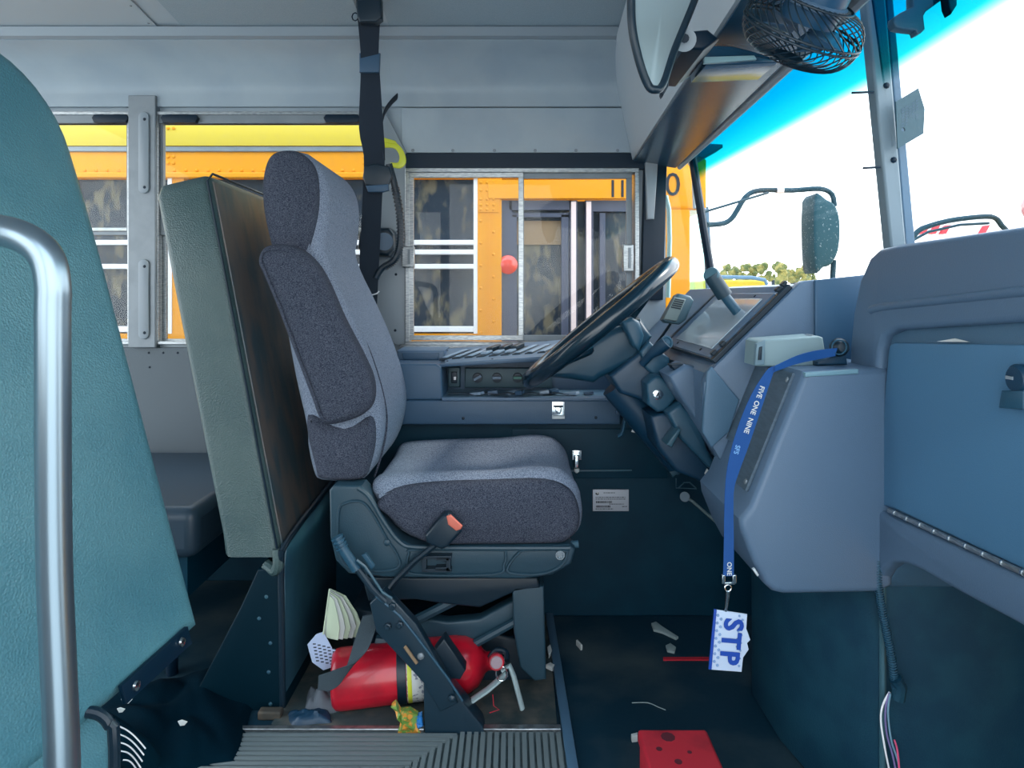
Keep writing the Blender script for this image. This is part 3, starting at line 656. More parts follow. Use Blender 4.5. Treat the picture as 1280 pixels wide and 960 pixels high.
# ================================================================ NEAR TEAL BARRIER
nb = thing('teal_barrier', 'large teal vinyl padded panel with rounded top at the left edge', 'barrier', (-.66, .9, 0))
def lean2(y, z, w): return (-.62-.26*(z-.354)+w-.19*(1.34-y), y, z)
out = [(1.365, .354), (1.365, .7), (1.365, 1.05), (1.36, 1.24), (1.345, 1.35), (1.29, 1.43), (1.20, 1.465), (1.0, 1.46), (.6, 1.46), (.5, 1.44), (.45, 1.36), (.45, .7), (.45, .34), (.9, .34), (1.2, .345)]
q = catmull(out[2:12], 3, False)[0:]
poly = [(1.365, .335), (1.365, .7)]+q+[(.45, .7), (.45, .34), (.9, .310), (1.03, .312), (1.25, .325)]
g = puff(N(), poly, -.10, .0, .045, 6, lean2)
tb = obj('pad', g, M_teal, nb, smooth=60)
obj('mounting_strip', puff(N(), [(1.13, .322), (1.13, .352), (1.30, .368), (1.30, .336)], .004, .012, .001, 2, lambda y, z, w: (lean2(y, z, w)[0], y, z)), M_black, nb)
for yy, zz in ((1.155, .338), (1.275, .351)):
    obj('bolt', lathe(N(), [(.009, 0), (.008, .004), (.004, .006), (0, .006)], lean2(yy, zz, .012), (1, -.1, 0), 12), M_steel, nb)
# pleats pulled in the vinyl at the left
for k, (a, b) in enumerate((((0, 262), (58, 232)), ((0, 238), (40, 222)))):
    pts = []
    for j in range(6):
        x = a[0]+(b[0]-a[0])*j/5-8*(1-j/5); y = a[1]+(b[1]-a[1])*j/5+5*math.sin(j*.6)
        # point on the leaning face along the pixel ray
        dx = (x-CX)/F; dz = (HY-y)/F
        Y = (.62+.26*(ZC-.354)+.19*1.34-.0)/(-dx-.26*dz+.19)
        pts.append(Vector((dx*Y-.004, Y, ZC+dz*Y)))
    obj('pleat', tube(N(), pts, [.001, .003, .0045, .004, .002, .0005], 10), M_teal, tb)
obj('lower_tube', tube(N(), [P(60, 905, 1.07), P(95, 891, 1.075), P(122, 892, 1.08), P(137, 906, 1.08), P(143, 935, 1.08), P(144, 1200, 1.08)], .009, 10, sm=3), M_blk2, nb)
obj('lower_panel', slab([(-200, 1090), (0, 957), (55, 922), (100, 898), (120, 898), (132, 912), (139, 940), (140, 1240), (-200, 1240)], 1.085, 1.10, .004), M_teal, nb)
gr = thing('grab_rail', 'bright steel grab rail bent over at the top in front of the teal panel', 'rail', P(72, 960, .68))
pts = [Vector((-.97, .56, 1.075)), Vector((-.80, .58, 1.074)), P(-160, 268, .62), P(-60, 278, .66), (P(-10, 286, .68)), P(28, 296, .68), P(56, 318, .68), P(66, 355, .68), P(66, 420, .68), P(68, 700, .68), P(78, 960, .68), P(80, 1240, .68), P(80, 1580, .68)]
obj('pipe', tube(N(), pts, .0158, 24, sm=6), mat('satin steel pipe', S(140, 156, 166), .3, .9), gr, smooth=80)
# cloth on the floor under it
def cloth(bm, cx, cy, w, d, h, seed, nx=26, ny=22, rot=0, edge=None):
    vs = []
    for j in range(ny):
        row = []
        for i in range(nx):
            u = i/(nx-1)*2-1; v = j/(ny-1)*2-1
            rr = max(abs(u), abs(v)); k = 1+.18*mnoise.noise(Vector((u*1.3+seed, v*1.3, seed)))
            fold = .25+abs(mnoise.noise(Vector((u*1.6+v*.8+seed, v*.9-u*.5, 3.1))))+.22*abs(mnoise.noise(Vector((u*4+v*2, v*1.5+seed, 1.7))))
            z = .004+h*(1-rr**2)**.7*(.25+1.0*fold) if rr < 1 else .003
            x = cx+(u*math.cos(rot)-v*math.sin(rot))*w/2*k; y = cy+(u*math.sin(rot)+v*math.cos(rot))*d/2*k
            row.append(bm.verts.new((x, y, z)))
        vs.append(row)
    for j in range(ny-1):
        for i in range(nx-1): bm.faces.new((vs[j][i], vs[j][i+1], vs[j+1][i+1], vs[j+1][i]))
    return bm
bg = thing('jacket', 'crumpled black jacket with white lined cuff on the floor below the teal panel', 'jacket', (-.78, 1.5, 0))
obj('cloth', cloth(N(), -.80, 1.58, .34, .42, .07, 2.0, 44, 40, .3), M_cl, bg, smooth=80)
g = N()
for k in range(5):
    pts = []
    for t_ in range(7):
        u = t_/6; x = 142+k*3+u*(40-k*5); y = 906+k*11+u*(30-k*3)-6*math.sin(u*3.14)
        pts.append(P(x, y, 1.375))
    tube(g, pts, .0014, 6, sm=2)
obj('white_line', g, M_wht, bg)
obj('cuff', tube(N(), [P(118, 905, 1.46), P(150, 925, 1.44), P(178, 950, 1.42), P(190, 975, 1.42)], [.03, .05, .052, .03], 14, sm=3), M_cl, bg)
for i, (x, y, s_) in enumerate(((158, 876, 7), (151, 888, 5), (228, 904, 6))):
    g = slab([(x-s_, y-2), (x-s_*.2, y-s_*.6), (x+s_, y-s_*.2), (x+s_*.4, y+s_*.5), (x-s_*.5, y+s_*.6)], 1.40+.02*i, 1.403+.02*i, .0005)
    tag(obj('paper_scrap', g, M_paper, loc=P(x, y, 1.40+.02*i)), ['white paper scrap just under the steel bolted strip, the larger upper one', 'small white paper scrap under the larger one by the teal panel', 'tiny white scrap lying on the black jacket'][i], 'scrap')

# ================================================================ SHOULDER BELT, CUTTER
sbt = thing('shoulder_belt', 'black shoulder belt hanging from the ceiling behind the driver seat', 'seat belt', P(462, -4, 2.0))
cl_ = [(460, -6, 2.0, 15), (461, 20, 2.03, 14), (462, 65, 2.08, 11), (463, 100, 2.12, 12), (464, 160, 2.16, 15), (468, 195, 2.19, 13), (466, 235, 2.20, 12), (463, 300, 2.20, 12), (460, 360, 2.20, 12), (458, 400, 2.20, 12)]
cl_ = catmull(cl_, 3, False)
g = strip(N(), [P(a, b, c) for a, b, c, d in cl_], [Vector((d*c/F, .004, 0)) for a, b, c, d in cl_], .0012)
obj('strap', g, M_web, sbt)
obj('guide_cover', slab([(445, 0), (476, -6), (477, 22), (470, 27), (449, 27), (446, 20)], 1.985, 2.02, .006), M_blk2, sbt)
obj('keeper', slab([(449, 66), (475, 66), (474, 90), (449, 90)], 2.085, 2.10, .003), M_con, sbt)
g = tube(N(), [P(444+4*math.cos(t_/8*6.283), 21+5*math.sin(t_/8*6.283), 2.0) for t_ in range(8)], .002, 6, closed=True)
obj('ring', g, M_black, sbt)
st2 = catmull([(496, 122, 2.36, 3), (484, 134, 2.26, 7), (474, 150, 2.20, 9), (476, 185, 2.19, 9), (484, 215, 2.20, 6)], 3, False)
obj('upper_strap', tube(N(), [P(496, 121, 2.35), P(488, 129, 2.29), P(480, 142, 2.22), P(476, 165, 2.20), P(480, 200, 2.20)], (.004, .014), 8, sm=3), M_web, sbt)
obj('latch_plate', slab([(455, 208), (468, 204), (487, 208), (490, 220), (484, 235), (457, 232), (453, 222)], 2.165, 2.18, .005), M_blk2, sbt)
obj('adjuster', slab([(457, 232), (485, 230), (486, 238), (478, 240), (460, 240)], 2.155, 2.17, .003), M_con, sbt)
obj('corrugated_sleeve', tube(N(), [P(486, 205, 2.19), P(494, 235, 2.2), P(500, 270, 2.2), P(500, 305, 2.2), P(493, 325, 2.2), P(478, 335, 2.2), P(470, 348, 2.2)], .011, 10, sm=4), M_blk2, sbt)
g = N()
hz = catmull([(494, 235, 2.2), (500, 270, 2.2), (500, 305, 2.2), (493, 325, 2.2), (480, 334, 2.2)], 8, False)
for i in range(0, len(hz)-1):
    a = P(*hz[i]); b = P(*hz[i+1]); cyl(g, a, a+(b-a)*.45, .0135, 10)
obj('ridge', g, M_blk2, sbt, kind='stuff')
ret = thing('belt_retractor', 'black round belt retractor on the wall post behind the headrest', 'retractor', P(470, 318, 2.3))
obj('case', slab([(448, 290), (454, 284), (486, 284), (492, 292), (493, 312), (486, 320), (452, 318), (447, 310)], 2.28, 2.38, .012), M_blk2, ret)
obj('cover_disc', cyl(N(), P(480, 302, 2.285), P(480, 302, 2.27), .030, 20), M_con, ret)
tag(obj('zip_tie', tube(N(), [P(448, 374, 2.15), P(460, 370, 2.15), P(471, 367, 2.15), P(474, 364, 2.15)], .002, 6), M_wht, loc=P(460, 370, 2.15)), 'white zip tie round the lower end of the black belt', 'zip tie')
ct = thing('belt_cutter', 'yellow green hooked belt cutter clipped behind the black shoulder belt', 'cutter', P(480, 190, 2.25))
q = catmull([(455, 176), (460, 171), (480, 173), (496, 179), (505, 190), (507, 203), (500, 210), (489, 208), (488, 203), (497, 203), (499, 195), (494, 186), (484, 184), (470, 186), (462, 194), (457, 192)], 3)
obj('body', puff(N(), pxo(q, 2.25), 2.25, 2.262, .003, 2), M_yel, ct)
obj('tab', slab([(480, 172), (494, 176), (496, 179), (481, 178)], 2.244, 2.25, .001), M_yel, ct)

# ================================================================ SIDE CONSOLE
co = thing('side_console', 'slate plastic side console with switches and dials under the driver window', 'console', P(630, 500, 2.2))
YC = 2.06
obj('apron', slab([(488, 500), (776, 500), (776, 531), (488, 531)], YC, 2.38, .006), M_con, co)
obj('end_block', slab([(488, 455), (545, 455), (551, 460), (554, 500), (488, 500)], YC, 2.38, .006), M_con, co)
obj('top_deck', puff(N(), [(xs(549, 2.1), zs(455, 2.1)), (xs(720, 2.1), zs(445, 2.1)), (xs(720, 2.1), zs(449, 2.1)), (xs(549, 2.1), zs(459, 2.1))], 2.095, 2.38, .003, 2), M_con, co)
obj('back_recess', slab([(545, 450), (800, 450), (800, 500), (545, 500)], 2.235, 2.38, .003, Yr=2.2), M_con, co)
obj('tray', slab([(496, 438), (556, 438), (556, 456), (496, 456)], 2.20, 2.38, .008), M_dash, co)
obj('tray_recess', slab([(502, 441), (549, 441), (548, 450), (504, 450)], 2.192, 2.2, .003), M_con, co)
# sloping switch panel
a0, a1 = P(556, 454, 2.10), P(722, 443, 2.10); b1, b0 = P(722, 423, 2.30), P(556, 436, 2.30)
spn = obj('switch_panel', quadslab(N(), [a0, a1, b1, b0], (0, .001, -.006)), mat('switch panel grey blue', S(92, 116, 140), .4), co, bevel=.002)
ux = (a1-a0).normalized(); uy = (b0-a0).normalized(); nz = ux.cross(uy).normalized()
if nz.y > 0: nz = -nz
def onp(s, t): return a0+(a1-a0)*s+(b0-a0)*t
M_sw = mat('switch pale top', S(140, 160, 180), .35)
for i, x in enumerate((568, 584, 600, 615, 631, 646, 661, 677, 693)):
    s_ = (x-556)/166.0+.01; c = onp(s_, .48)
    M4 = frame4(c, ux, uy)
    sk = Matrix(((1, .75, 0, 0), (0, 1, 0, 0), (0, 0, 1, 0), (0, 0, 0, 1)))
    sw = obj('rocker_switch', box(N(), -.0125, .0125, -.052, .052, -.002, .004, M4@sk), M_blk2, spn, bevel=.001)
    if i in (3, 4, 5):
        obj('raised_rocker', box(N(), -.010, .010, -.01, .036, .004, .020, M4@sk), M_blk2, spn, bevel=.003)
        obj('raised_rocker', box(N(), -.010, .010, -.036, -.005, .004, .012, M4@sk), M_sw, spn, bevel=.002)
    else: obj('rocker_top', box(N(), -.0085, .0085, -.046, .046, .004, .008, M4@sk), M_sw, spn, bevel=.002)
g = N()
for s_, t_ in ((.02, .12), (.02, .85), (.36, .06), (.45, .92)): rivet(g, onp(s_, t_), nz, .004)
obj('screw', g, M_black, spn, kind='stuff')
# dial panel in the recess
M_pnl = mat('dark dial panel', S(44, 74, 86), .5)
dp = obj('dial_panel', slab([(581, 460), (690, 460), (690, 485), (581, 485)], 2.205, 2.222, .004), M_pnl, co)
dp2 = obj('toggle_panel', slab([(560, 459), (575, 459), (575, 484), (560, 484)], 2.205, 2.222, .004), M_pnl, co)
obj('toggle', slab([(564, 465), (571, 465), (571, 479), (564, 479)], 2.195, 2.206, .002), M_black, dp2)
obj('light_dot', slab([(567, 471), (570, 471), (570, 475), (567, 475)], 2.19, 2.196, .0005), M_wht, dp2, label='white lit dot')
for i, x in enumerate((597, 621, 647)):
    kb = obj('dial', lathe(N(), [(.016, 0), (.015, .012), (0, .013)], P(x, 472, 2.205), (0, -1, 0), 20), M_black, dp)
    t_ = (.5, 0, 0)[i]
    obj('pointer', box(N(), -.014, .014, -.010, 0, -.004, .004, Matrix.Translation(P(x, 472, 2.192))@Matrix.Rotation(-t_, 4, 'Y')), M_dash if i != 2 else mat('teal dial grip', S(50, 110, 100), .5), kb)
rc = obj('shelf_lip', slab([(552, 497), (768, 497), (768, 501), (552, 501)], 2.05, 2.08, .002), M_dash, co)
obj('shelf', box(N(), xs(553, 2.06), xs(766, 2.06), 2.06, 2.24, zs(499, 2.06), zs(498.5, 2.06)+.004), mat('shelf blue grey', S(100, 130, 150), .4), co)
g = N()
for x, y in ((579, 523), (745, 522)): rivet(g, P(x, y, YC), (0, -1, 0), .005)
obj('screw', g, M_black, co, kind='stuff')
# clutter of switch caps and label strips on the shelf
for i, (x, w, h) in enumerate(((597, 12, 3), (616, 10, 5), (640, 12, 2), (650, 7, 6), (680, 9, 4), (692, 8, 6), (713, 14, 3), (735, 9, 2))):
    zt = zs(498.5, 2.06)+.006
    X0 = xs(x, 2.13)
    M4 = Matrix.Translation((X0, 2.10+.015*(i % 3), zt+.004))@Matrix.Rotation(.5*((i % 3)-1), 4, 'Z')@Matrix.Rotation(-.15, 4, 'Y')
    cp_ = tag(obj('loose_cap', box(N(), -w*.0016, w*.0016, -.012, .012, -.004, h*.0016, M4), M_con if i % 2 else M_sw, bevel=.001, loc=(X0, 2.1, zt)),
        ['pale', 'slate', 'pale wide', 'dark stubby', 'pale short', 'dark tall', 'long pale', 'small dark'][i]+' loose switch cap on the console shelf, '+['first', 'second', 'third', 'fourth', 'fifth', 'sixth', 'seventh', 'eighth'][i]+' from the left', 'switch cap', 'loose caps on the console shelf')
g = strip(N(), [(xs(560, 2.08), 2.10, zs(498.5, 2.06)+.010)]+[(xs(560+k*15, 2.08), 2.10+.01*(k % 2), zs(498.5, 2.06)+.008+.004*(k % 2)) for k in range(1, 12)], [Vector((0, .010, 0))]*12, .0008)
tag(obj('wire_strip', g, M_black, loc=(0, 2.1, .7)), 'thin dark strip of trim lying along the console shelf among the loose caps', 'strip')
def latch(name, x, y, Y, label, tall):
    t = thing(name, label, 'latch', P(x, y, Y))
    if not tall:
        obj('back_plate', slab([(x-8, y-11), (x+8, y-11), (x+8, y+11), (x-8, y+11)], Y-.006, Y, .001), M_chrome, t)
        obj('lever', slab([(x-4, y-4), (x+4, y-4), (x+4, y+1), (x+2, y+5), (x-2, y+5), (x-4, y+1)], Y-.018, Y-.006, .002), M_chrome, t)
        obj('strike_bar', slab([(x-8, y+7), (x+8, y+7), (x+8, y+11), (x-8, y+11)], Y-.014, Y-.006, .002), M_white, t)
        obj('shadow_slot', slab([(x-6, y-6), (x+6, y-6), (x+6, y-4), (x-6, y-4)], Y-.012, Y-.006, .001), M_black, t)
    else:
        obj('back_plate', slab([(x-6, y-14), (x+6, y-14), (x+6, y-2), (x-6, y-2)], Y-.01, Y, .001), M_chrome, t)
        obj('bail', slab([(x-3, y-8), (x+3, y-8), (x+3, y+8), (x-3, y+8)], Y-.02, Y-.008, .003), M_chrome, t)
        obj('hook', slab([(x-3, y+9), (x+3, y+9), (x+3, y+13), (x, y+15), (x-3, y+13)], Y-.014, Y, .002), M_white, t)
latch('chrome_latch', 698, 513, YC, 'square chrome latch on the apron of the side console', False)
latch('draw_latch', 721, 577, YF-.006, 'long chrome draw latch on the dark kick panel below the console', True)
pl = thing('data_plate', 'silver printed data plate on the dark kick panel', 'sign', P(763, 626, YF))
obj('plate', slab([(741, 612), (786, 612), (786, 639), (741, 639)], YF-.009, YF-.002, .001), mat('silver plate', S(176, 182, 192), .45, .2), pl)
def txtp(s, px, py, hgt_px, Y, m, parent, bold=0):
    obj('lettering', text(s, hgt_px*Y/F*1.35, frame4(P(px, py, Y), (1, 0, 0), (0, 0, 1)), .0002, bold), m, parent, smooth=0)
g = N()
cyl(g, P(746.5, 616.4, YF-.009), P(746.5, 616.4, YF-.0096), .0058, 20)
obj('round_logo', g, M_ink, pl)
obj('logo_letter', text('G', .010, frame4(P(747.4, 616.4, YF-.0102), (1, 0, 0), (0, 0, 1)), .0002, .0005), M_paper, pl, smooth=0)
for i, (y, n_, x0, w) in enumerate(((615, 4, 754, 14), (620.6, 10, 744, 37), (622.8, 11, 744, 37), (629, 6, 761, 18), (635, 6, 744, 22), (632, 3, 777, 6))):
    g = N(); x = x0
    while x < x0+w:
        dx = random.uniform(1.2, 3.6); box(g, xs(x, YF), xs(min(x+dx, x0+w), YF), YF-.0096, YF-.009, zs(y+.35, YF), zs(y-.45, YF)); x += dx+.7
    obj('print_line', g, M_ink, pl, smooth=0)
for y, w in ((626.5, 20), (632, 18)):
    g = N(); x = 744.5
    while x < 744.5+w:
        dx = random.uniform(.4, 1.4); box(g, xs(x, YF), xs(x+dx, YF), YF-.0096, YF-.009, zs(y+1.3, YF), zs(y-1.3, YF)); x += dx+.5
    obj('bar_code', g, M_ink, pl, smooth=0)

# ================================================================ STEERING WHEEL AND COLUMN
WC = P(749, 403, 1.88); wa = Vector((.775, 0, .632)).normalized()
dvec = (P(836, 331, 1.88)-P(662, 474, 1.88)).normalized(); wn_ = Vector((-dvec.z, 0, dvec.x))
R = (P(836, 331, 1.88)-P(662, 474, 1.88)).length/2
sw = thing('steering_wheel', 'large black steering wheel seen edge on', 'steering wheel', WC)
M_whl = mat('glossy black wheel', S(10, 36, 50), .25, coat=.3)
WY = (Vector((0, 1, 0))-wn_*.065).normalized()
pts = [WC+dvec*R*math.cos(a)+WY*R*math.sin(a) for a in [2*math.pi*i/64 for i in range(64)]]
obj('rim', tube(N(), pts, .0225, 16, closed=True), M_whl, sw, smooth=80)
for k in range(4):
    an = math.pi/4+k*math.pi/2; d_ = dvec*math.cos(an)+WY*math.sin(an)
    obj('spoke', tube(N(), [WC+d_*R*.98, WC+d_*R*.6-wn_*.025, WC+d_*.05-wn_*.05], [(.010, .016), (.010, .022), (.012, .03)] if False else .014, 10, sm=3), M_whl, sw)
obj('hub', lathe(N(), [(0, .0), (.05, -.002), (.072, -.02), (.078, -.05), (.060, -.09), (.045, -.12), (0, -.12)], WC-wn_*.018, wn_, 28), M_whl, sw)
col = thing('steering_column', 'dark steering column with shrouds, stalk and ignition lock below the wheel', 'steering column', P(860, 600, 1.85))
M_shr = mat('column shroud plastic', S(16, 54, 78), .4, bump=.2, bs=500)
M_shr2 = mat('column shroud lighter', S(34, 76, 98), .4, bump=.2, bs=500)
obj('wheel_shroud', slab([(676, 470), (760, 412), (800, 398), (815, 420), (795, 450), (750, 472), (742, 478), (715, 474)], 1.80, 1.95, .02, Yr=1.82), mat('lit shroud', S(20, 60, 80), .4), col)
obj('shroud_cap', slab([(777, 402), (790, 396), (800, 402), (806, 420), (800, 440), (790, 432)], 1.77, 1.95, .012), M_shr2, col)
obj('upper_shroud', slab([(762, 470), (800, 440), (812, 428), (824, 438), (838, 450), (836, 470), (850, 490), (830, 520), (800, 500), (775, 492)], 1.78, 1.96, .012), M_shr, col)
obj('shroud_top', slab([(800, 440), (812, 426), (822, 436), (838, 448), (837, 462), (822, 474), (806, 460)], 1.765, 1.80, .008), M_shr2, col)
obj('stalk', tube(N(), [P(803, 455, 1.76), P(814, 443, 1.74), P(822, 437, 1.73), P(833, 428, 1.72)], [.010, .011, .016, .017], 14), M_shr, col)
obj('stalk_end', lathe(N(), [(.017, 0), (.017, .004), (.013, .004), (.011, .001), (.006, .001), (.005, .004), (0, .004)], P(833, 428, 1.72), (.35, -.9, .25), 20), M_shr2, col)
ig = obj('ignition_box', slab([(808, 480), (818, 471), (826, 470), (848, 490), (849, 495), (832, 514), (822, 516), (810, 506)], 1.70, 1.78, .008), M_shr2, col)
obj('lock_cylinder', lathe(N(), [(.013, 0), (.013, .004), (.009, .006), (0, .006)], P(822, 493, 1.70), (0, -1, 0), 24), M_chrome, ig)
obj('key_slot', box(N(), -.0015, .0015, -.001, 0, -.006, .006, Matrix.Translation(P(822, 493, 1.6935))@Matrix.Rotation(.5, 4, 'Y')), M_ink, ig)
obj('lower_tube', tube(N(), [P(770, 480, 1.86), P(812, 530, 1.86), P(850, 575, 1.87)], .045, 16), M_shr, col)
obj('boot', slab([(813, 520), (835, 515), (866, 540), (900, 580), (905, 620), (870, 600), (845, 590), (822, 560)], 1.70, 1.85, .012), M_shr, col)
obj('lower_shroud', slab([(834, 516), (852, 504), (878, 535), (884, 560), (906, 600), (886, 585), (850, 548)], 1.66, 1.78, .01), M_shr2, col)
obj('bracket', slab([(833, 556), (849, 535), (852, 538), (840, 560)], 1.64, 1.70, .004), M_pan, col)
vt = thing('vent_panel', 'dark slotted speaker vent at the front end of the side console', 'vent', P(776, 505, 2.05))
obj('panel', slab([(766, 480), (795, 480), (792, 518), (770, 518)], 2.05, 2.08, .003), M_con, vt)
g = N()
for r_ in range(6):
    for c_ in range(4): box(g, xs(769+c_*6, 2.05), xs(773+c_*6, 2.05), 2.047, 2.05, zs(489+r_*4.5, 2.05), zs(487.8+r_*4.5, 2.05))
obj('slot', g, M_sw, vt, kind='stuff')
# hanging flap lever left of column
lv = tag(obj('release_lever', tube(N(), [P(787, 498, 1.98), P(782, 520, 1.97), P(778, 540, 1.97), P(772, 546, 1.97)], (.006, .012), 8, sm=3), M_shr2, loc=P(780, 520, 1.97)), 'slim dark lever hanging left of the steering column', 'lever')
pk = tag(obj('diamond_tag', slab([(789, 540), (793, 531), (798, 535), (794, 541)], 2.0, 2.003, .0005), M_white, loc=P(793, 536, 2.0)), 'tiny pale tag in the dark under the steering column', 'tag')
pe = thing('accelerator_pedal', 'worn steel pedal arm sticking out of the dark footwell', 'pedal', P(880, 640, 1.95))
obj('arm', tube(N(), [P(857, 621, 1.95), P(866, 627, 1.95), P(898, 655, 1.93)], (.004, .012), 8), mat('worn pedal steel', S(140, 160, 160), .45, .3), pe)
obj('pivot', cyl(N(), P(856, 621, 2.12), P(856, 621, 1.93), .014, 14), M_shr2, pe)
pb = thing('pedal_linkage', 'dark brake linkage and bracket up in the footwell', 'bracket', P(850, 590, 2.0))
obj('rod', tube(N(), [P(832, 568, 2.0), P(842, 578, 2.0), P(848, 592, 2.0)], .010, 8), M_shr2, pb)
obj('clevis', slab([(836, 589), (845, 585), (850, 590), (841, 597)], 1.97, 2.0, .003), M_pan, pb)
obj('clevis', slab([(846, 583), (851, 580), (855, 586), (850, 590)], 1.97, 2.0, .003), M_pan, pb)
g = N()
tube(g, [P(845, 598, 1.97), P(845, 610, 1.97), P(871, 611, 1.97)], .0015, 6); tube(g, [P(848, 610, 1.97), P(855, 603, 1.97), P(862, 603, 1.97), P(870, 610, 1.97)], .002, 6)
obj('bracket_edge', g, M_pan, pb)
tag(obj('white_chip', slab([(881, 592), (884, 586), (888, 590), (890, 598), (895, 603), (884, 600)], 1.68, 1.685, .001), M_paper, loc=P(888, 596, 1.68)), 'torn white sticker at the edge of the dash beside the blue lanyard', 'sticker')

# ================================================================ DASHBOARD
da = thing('dashboard', 'blue grey moulded dashboard with instrument cluster behind the wheel', 'dashboard', (.6, 1.8, .4))
YD = 1.45
sec = pxo([(885, 467), (1000, 354), (1006, 351), (1030, 349), (1100, 344), (1110, 460), (1000, 600), (930, 610), (915, 600), (880, 540), (880, 480)], YD)
obj('end_wall', puff(N(), sec, YD, YD+.03, .004, 2), M_dash, da)
sec2 = pxo([(890, 470), (1003, 357), (1110, 350), (1110, 480), (930, 600), (893, 540)], YD)
obj('body', puff(N(), sec2, YD+.02, 2.37, .004, 2), M_dash, da)
obj('lower_shade', slab([(884, 465), (890, 458), (925, 500), (912, 540), (890, 560), (878, 540)], YD-.006, YD+.01, .004), M_dash2, da)  # dark patch painting the shade low on the end wall
obj('rear_shade', slab([(1019, 350), (1085, 343), (1085, 460), (1019, 460)], YD-.008, YD, .003), mat('shade toned dash plastic', S(48, 84, 112), .45), da)  # thin dark sheet for a shading step on the end wall, no real part
A_ = Vector((xs(885, YD), 0, zs(467, YD))); B_ = Vector((xs(1000, YD), 0, zs(354, YD))); dn = Vector((-(B_-A_).z, 0, (B_-A_).x)).normalized()
def D(s, y, h=0): v = A_+(B_-A_)*s+dn*h; v.y = y; return v
def dpan(name, s0, s1, y0, y1, h0, h1, m, parent=da, bev=.002, kind=None):
    g = quadslab(N(), [D(s0, y0, h0), D(s1, y0, h0), D(s1, y1, h0), D(s0, y1, h0)], dn*(h1-h0)); return obj(name, g, m, parent, bevel=bev, kind=kind)
cl1 = dpan('cluster_bezel', .12, .86, 1.50, 1.92, -.002, .010, M_dash)
cg = dpan('gauge_glass', .20, .78, 1.53, 1.86, .010, .013, mat('gauge face with painted glare', S(170, 182, 190), .12, coat=.6), cl1)  # whitish colour paints the glare on the cluster
dpan('bezel_edge', .10, .95, 1.462, 1.478, .0, .012, M_blk2)
dpan('bezel_edge', .10, .90, 1.925, 1.94, .0, .012, M_blk2)
dpan('lower_edge', .10, .115, 1.48, 1.93, .0, .012, M_blk2)
for s0 in (.14, .24, .86, .92):
    dpan('clip', s0, s0+.05, 1.478, 1.495, .010, .018, M_blk2)
g = N()
for s0, yy in ((.17, 1.60), (.82, 1.60), (.82, 1.80), (.17, 1.82)): rivet(g, D(s0, yy, .010), dn, .004)
obj('screw', g, M_black, da, kind='stuff')
swp = dpan('dash_switch', .45, .68, 2.12, 2.17, .0, .012, M_cream)
dpan('switch_face', .5, .63, 2.13, 2.16, .012, .016, M_black, swp)
obj('cup_recess', slab([(838, 456), (855, 455), (857, 466), (852, 470), (842, 462)], 1.62, 1.66, .004), M_black, da)
obj('knee_panel', slab([(836, 470), (858, 456), (884, 462), (880, 540), (860, 510), (846, 490)], 1.60, 1.72, .01), M_dash, da)
cb = thing('cb_radio_speaker', 'grey ribbed handset speaker on a thin stalk over the dash', 'speaker', P(850, 405, 2.0))
M_cb = mat('warm grey plastic', S(116, 132, 132), .5); M_cbd = mat('slate handset shell', S(70, 98, 110), .4)
obj('shell', slab([(828, 400), (845, 370), (850, 367), (864, 370), (868, 376), (858, 400), (850, 406), (832, 404)], 1.955, 2.0, .008), M_cbd, cb)
fc = obj('face', slab([(829, 399), (843, 371), (858, 374), (846, 402)], 1.945, 1.957, .004), M_cb, cb)
for k in range(5):
    t_ = .08+k*.09
    a = P(843-14*t_, 371+28*t_, 1.944); b = P(858-12*t_, 374+28*t_, 1.944); obj('grille_slot', tube(N(), [a+(b-a)*.12, a+(b-a)*.88], .0018, 6), M_blk2, fc)
obj('stalk', tube(N(), [P(838, 405, 1.98), P(829, 418, 2.0), P(819, 431, 2.02)], .004, 8), M_blk2, cb)
gs = thing('gear_lever', 'dark column lever with a thick rubber grip rising from the dash', 'lever', P(922, 392, 1.6))
obj('rod', tube(N(), [P(903, 366, 1.6), P(926, 396, 1.6)], .012, 14), M_shr2, gs)
obj('grip', tube(N(), [P(889, 344, 1.6), P(906, 370, 1.6)], .0185, 18), mat('dark grip', S(26, 54, 68), .5), gs)
obj('grip_end', lathe(N(), [(.019, -.003), (.019, .002), (.016, .006), (0, .007)], P(889, 344, 1.6)+Vector((0, -.004, 0)), (-.5, -.8, .3), 20), mat('grip end', S(62, 98, 112), .5), gs)
# centre module with access plates
cm = thing('centre_module', 'blue grey moulded centre pod with two screwed access plates', 'dash pod', (.55, 1.35, .46))
ms = pxo([(1000, 463), (1110, 458), (1110, 728), (1090, 736), (975, 738), (962, 735), (952, 726), (938, 700), (922, 660), (920, 645), (934, 628)], 1.25)
obj('shell', puff(N(), ms, 1.23, 1.50, .012, 3), M_dash, cm)
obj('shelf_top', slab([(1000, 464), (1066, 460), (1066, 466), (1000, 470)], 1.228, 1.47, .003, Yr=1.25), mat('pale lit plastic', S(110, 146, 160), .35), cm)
e0, e1 = P(1000, 464, 1.25), P(936, 622, 1.25); en = Vector((-(e0-e1).z, 0, (e0-e1).x)).normalized()
if en.x > 0: en = -en
ed = (e1-e0)
def E(s, y, h): v = e0+ed*s+en*h; v.y = y; return v
for (y0, y1, s0, s1) in ((1.262, 1.36, .03, .97), (1.368, 1.465, .0, .72)):
    g = quadslab(N(), [E(s0, y0, .0), E(s1, y0, .0), E(s1, y1, .0), E(s0, y1, .0)], en*.006)
    ap = obj('access_plate', g, M_plate, cm, bevel=.001)
    g = N()
    for s_, yy in ((s0+.06, y0+.012), (s1-.06, y0+.012), (s1-.06, y1-.012)): rivet(g, E(s_, yy, .006), en, .0055, .003)
    obj('screw', g, M_alud, ap, kind='stuff')
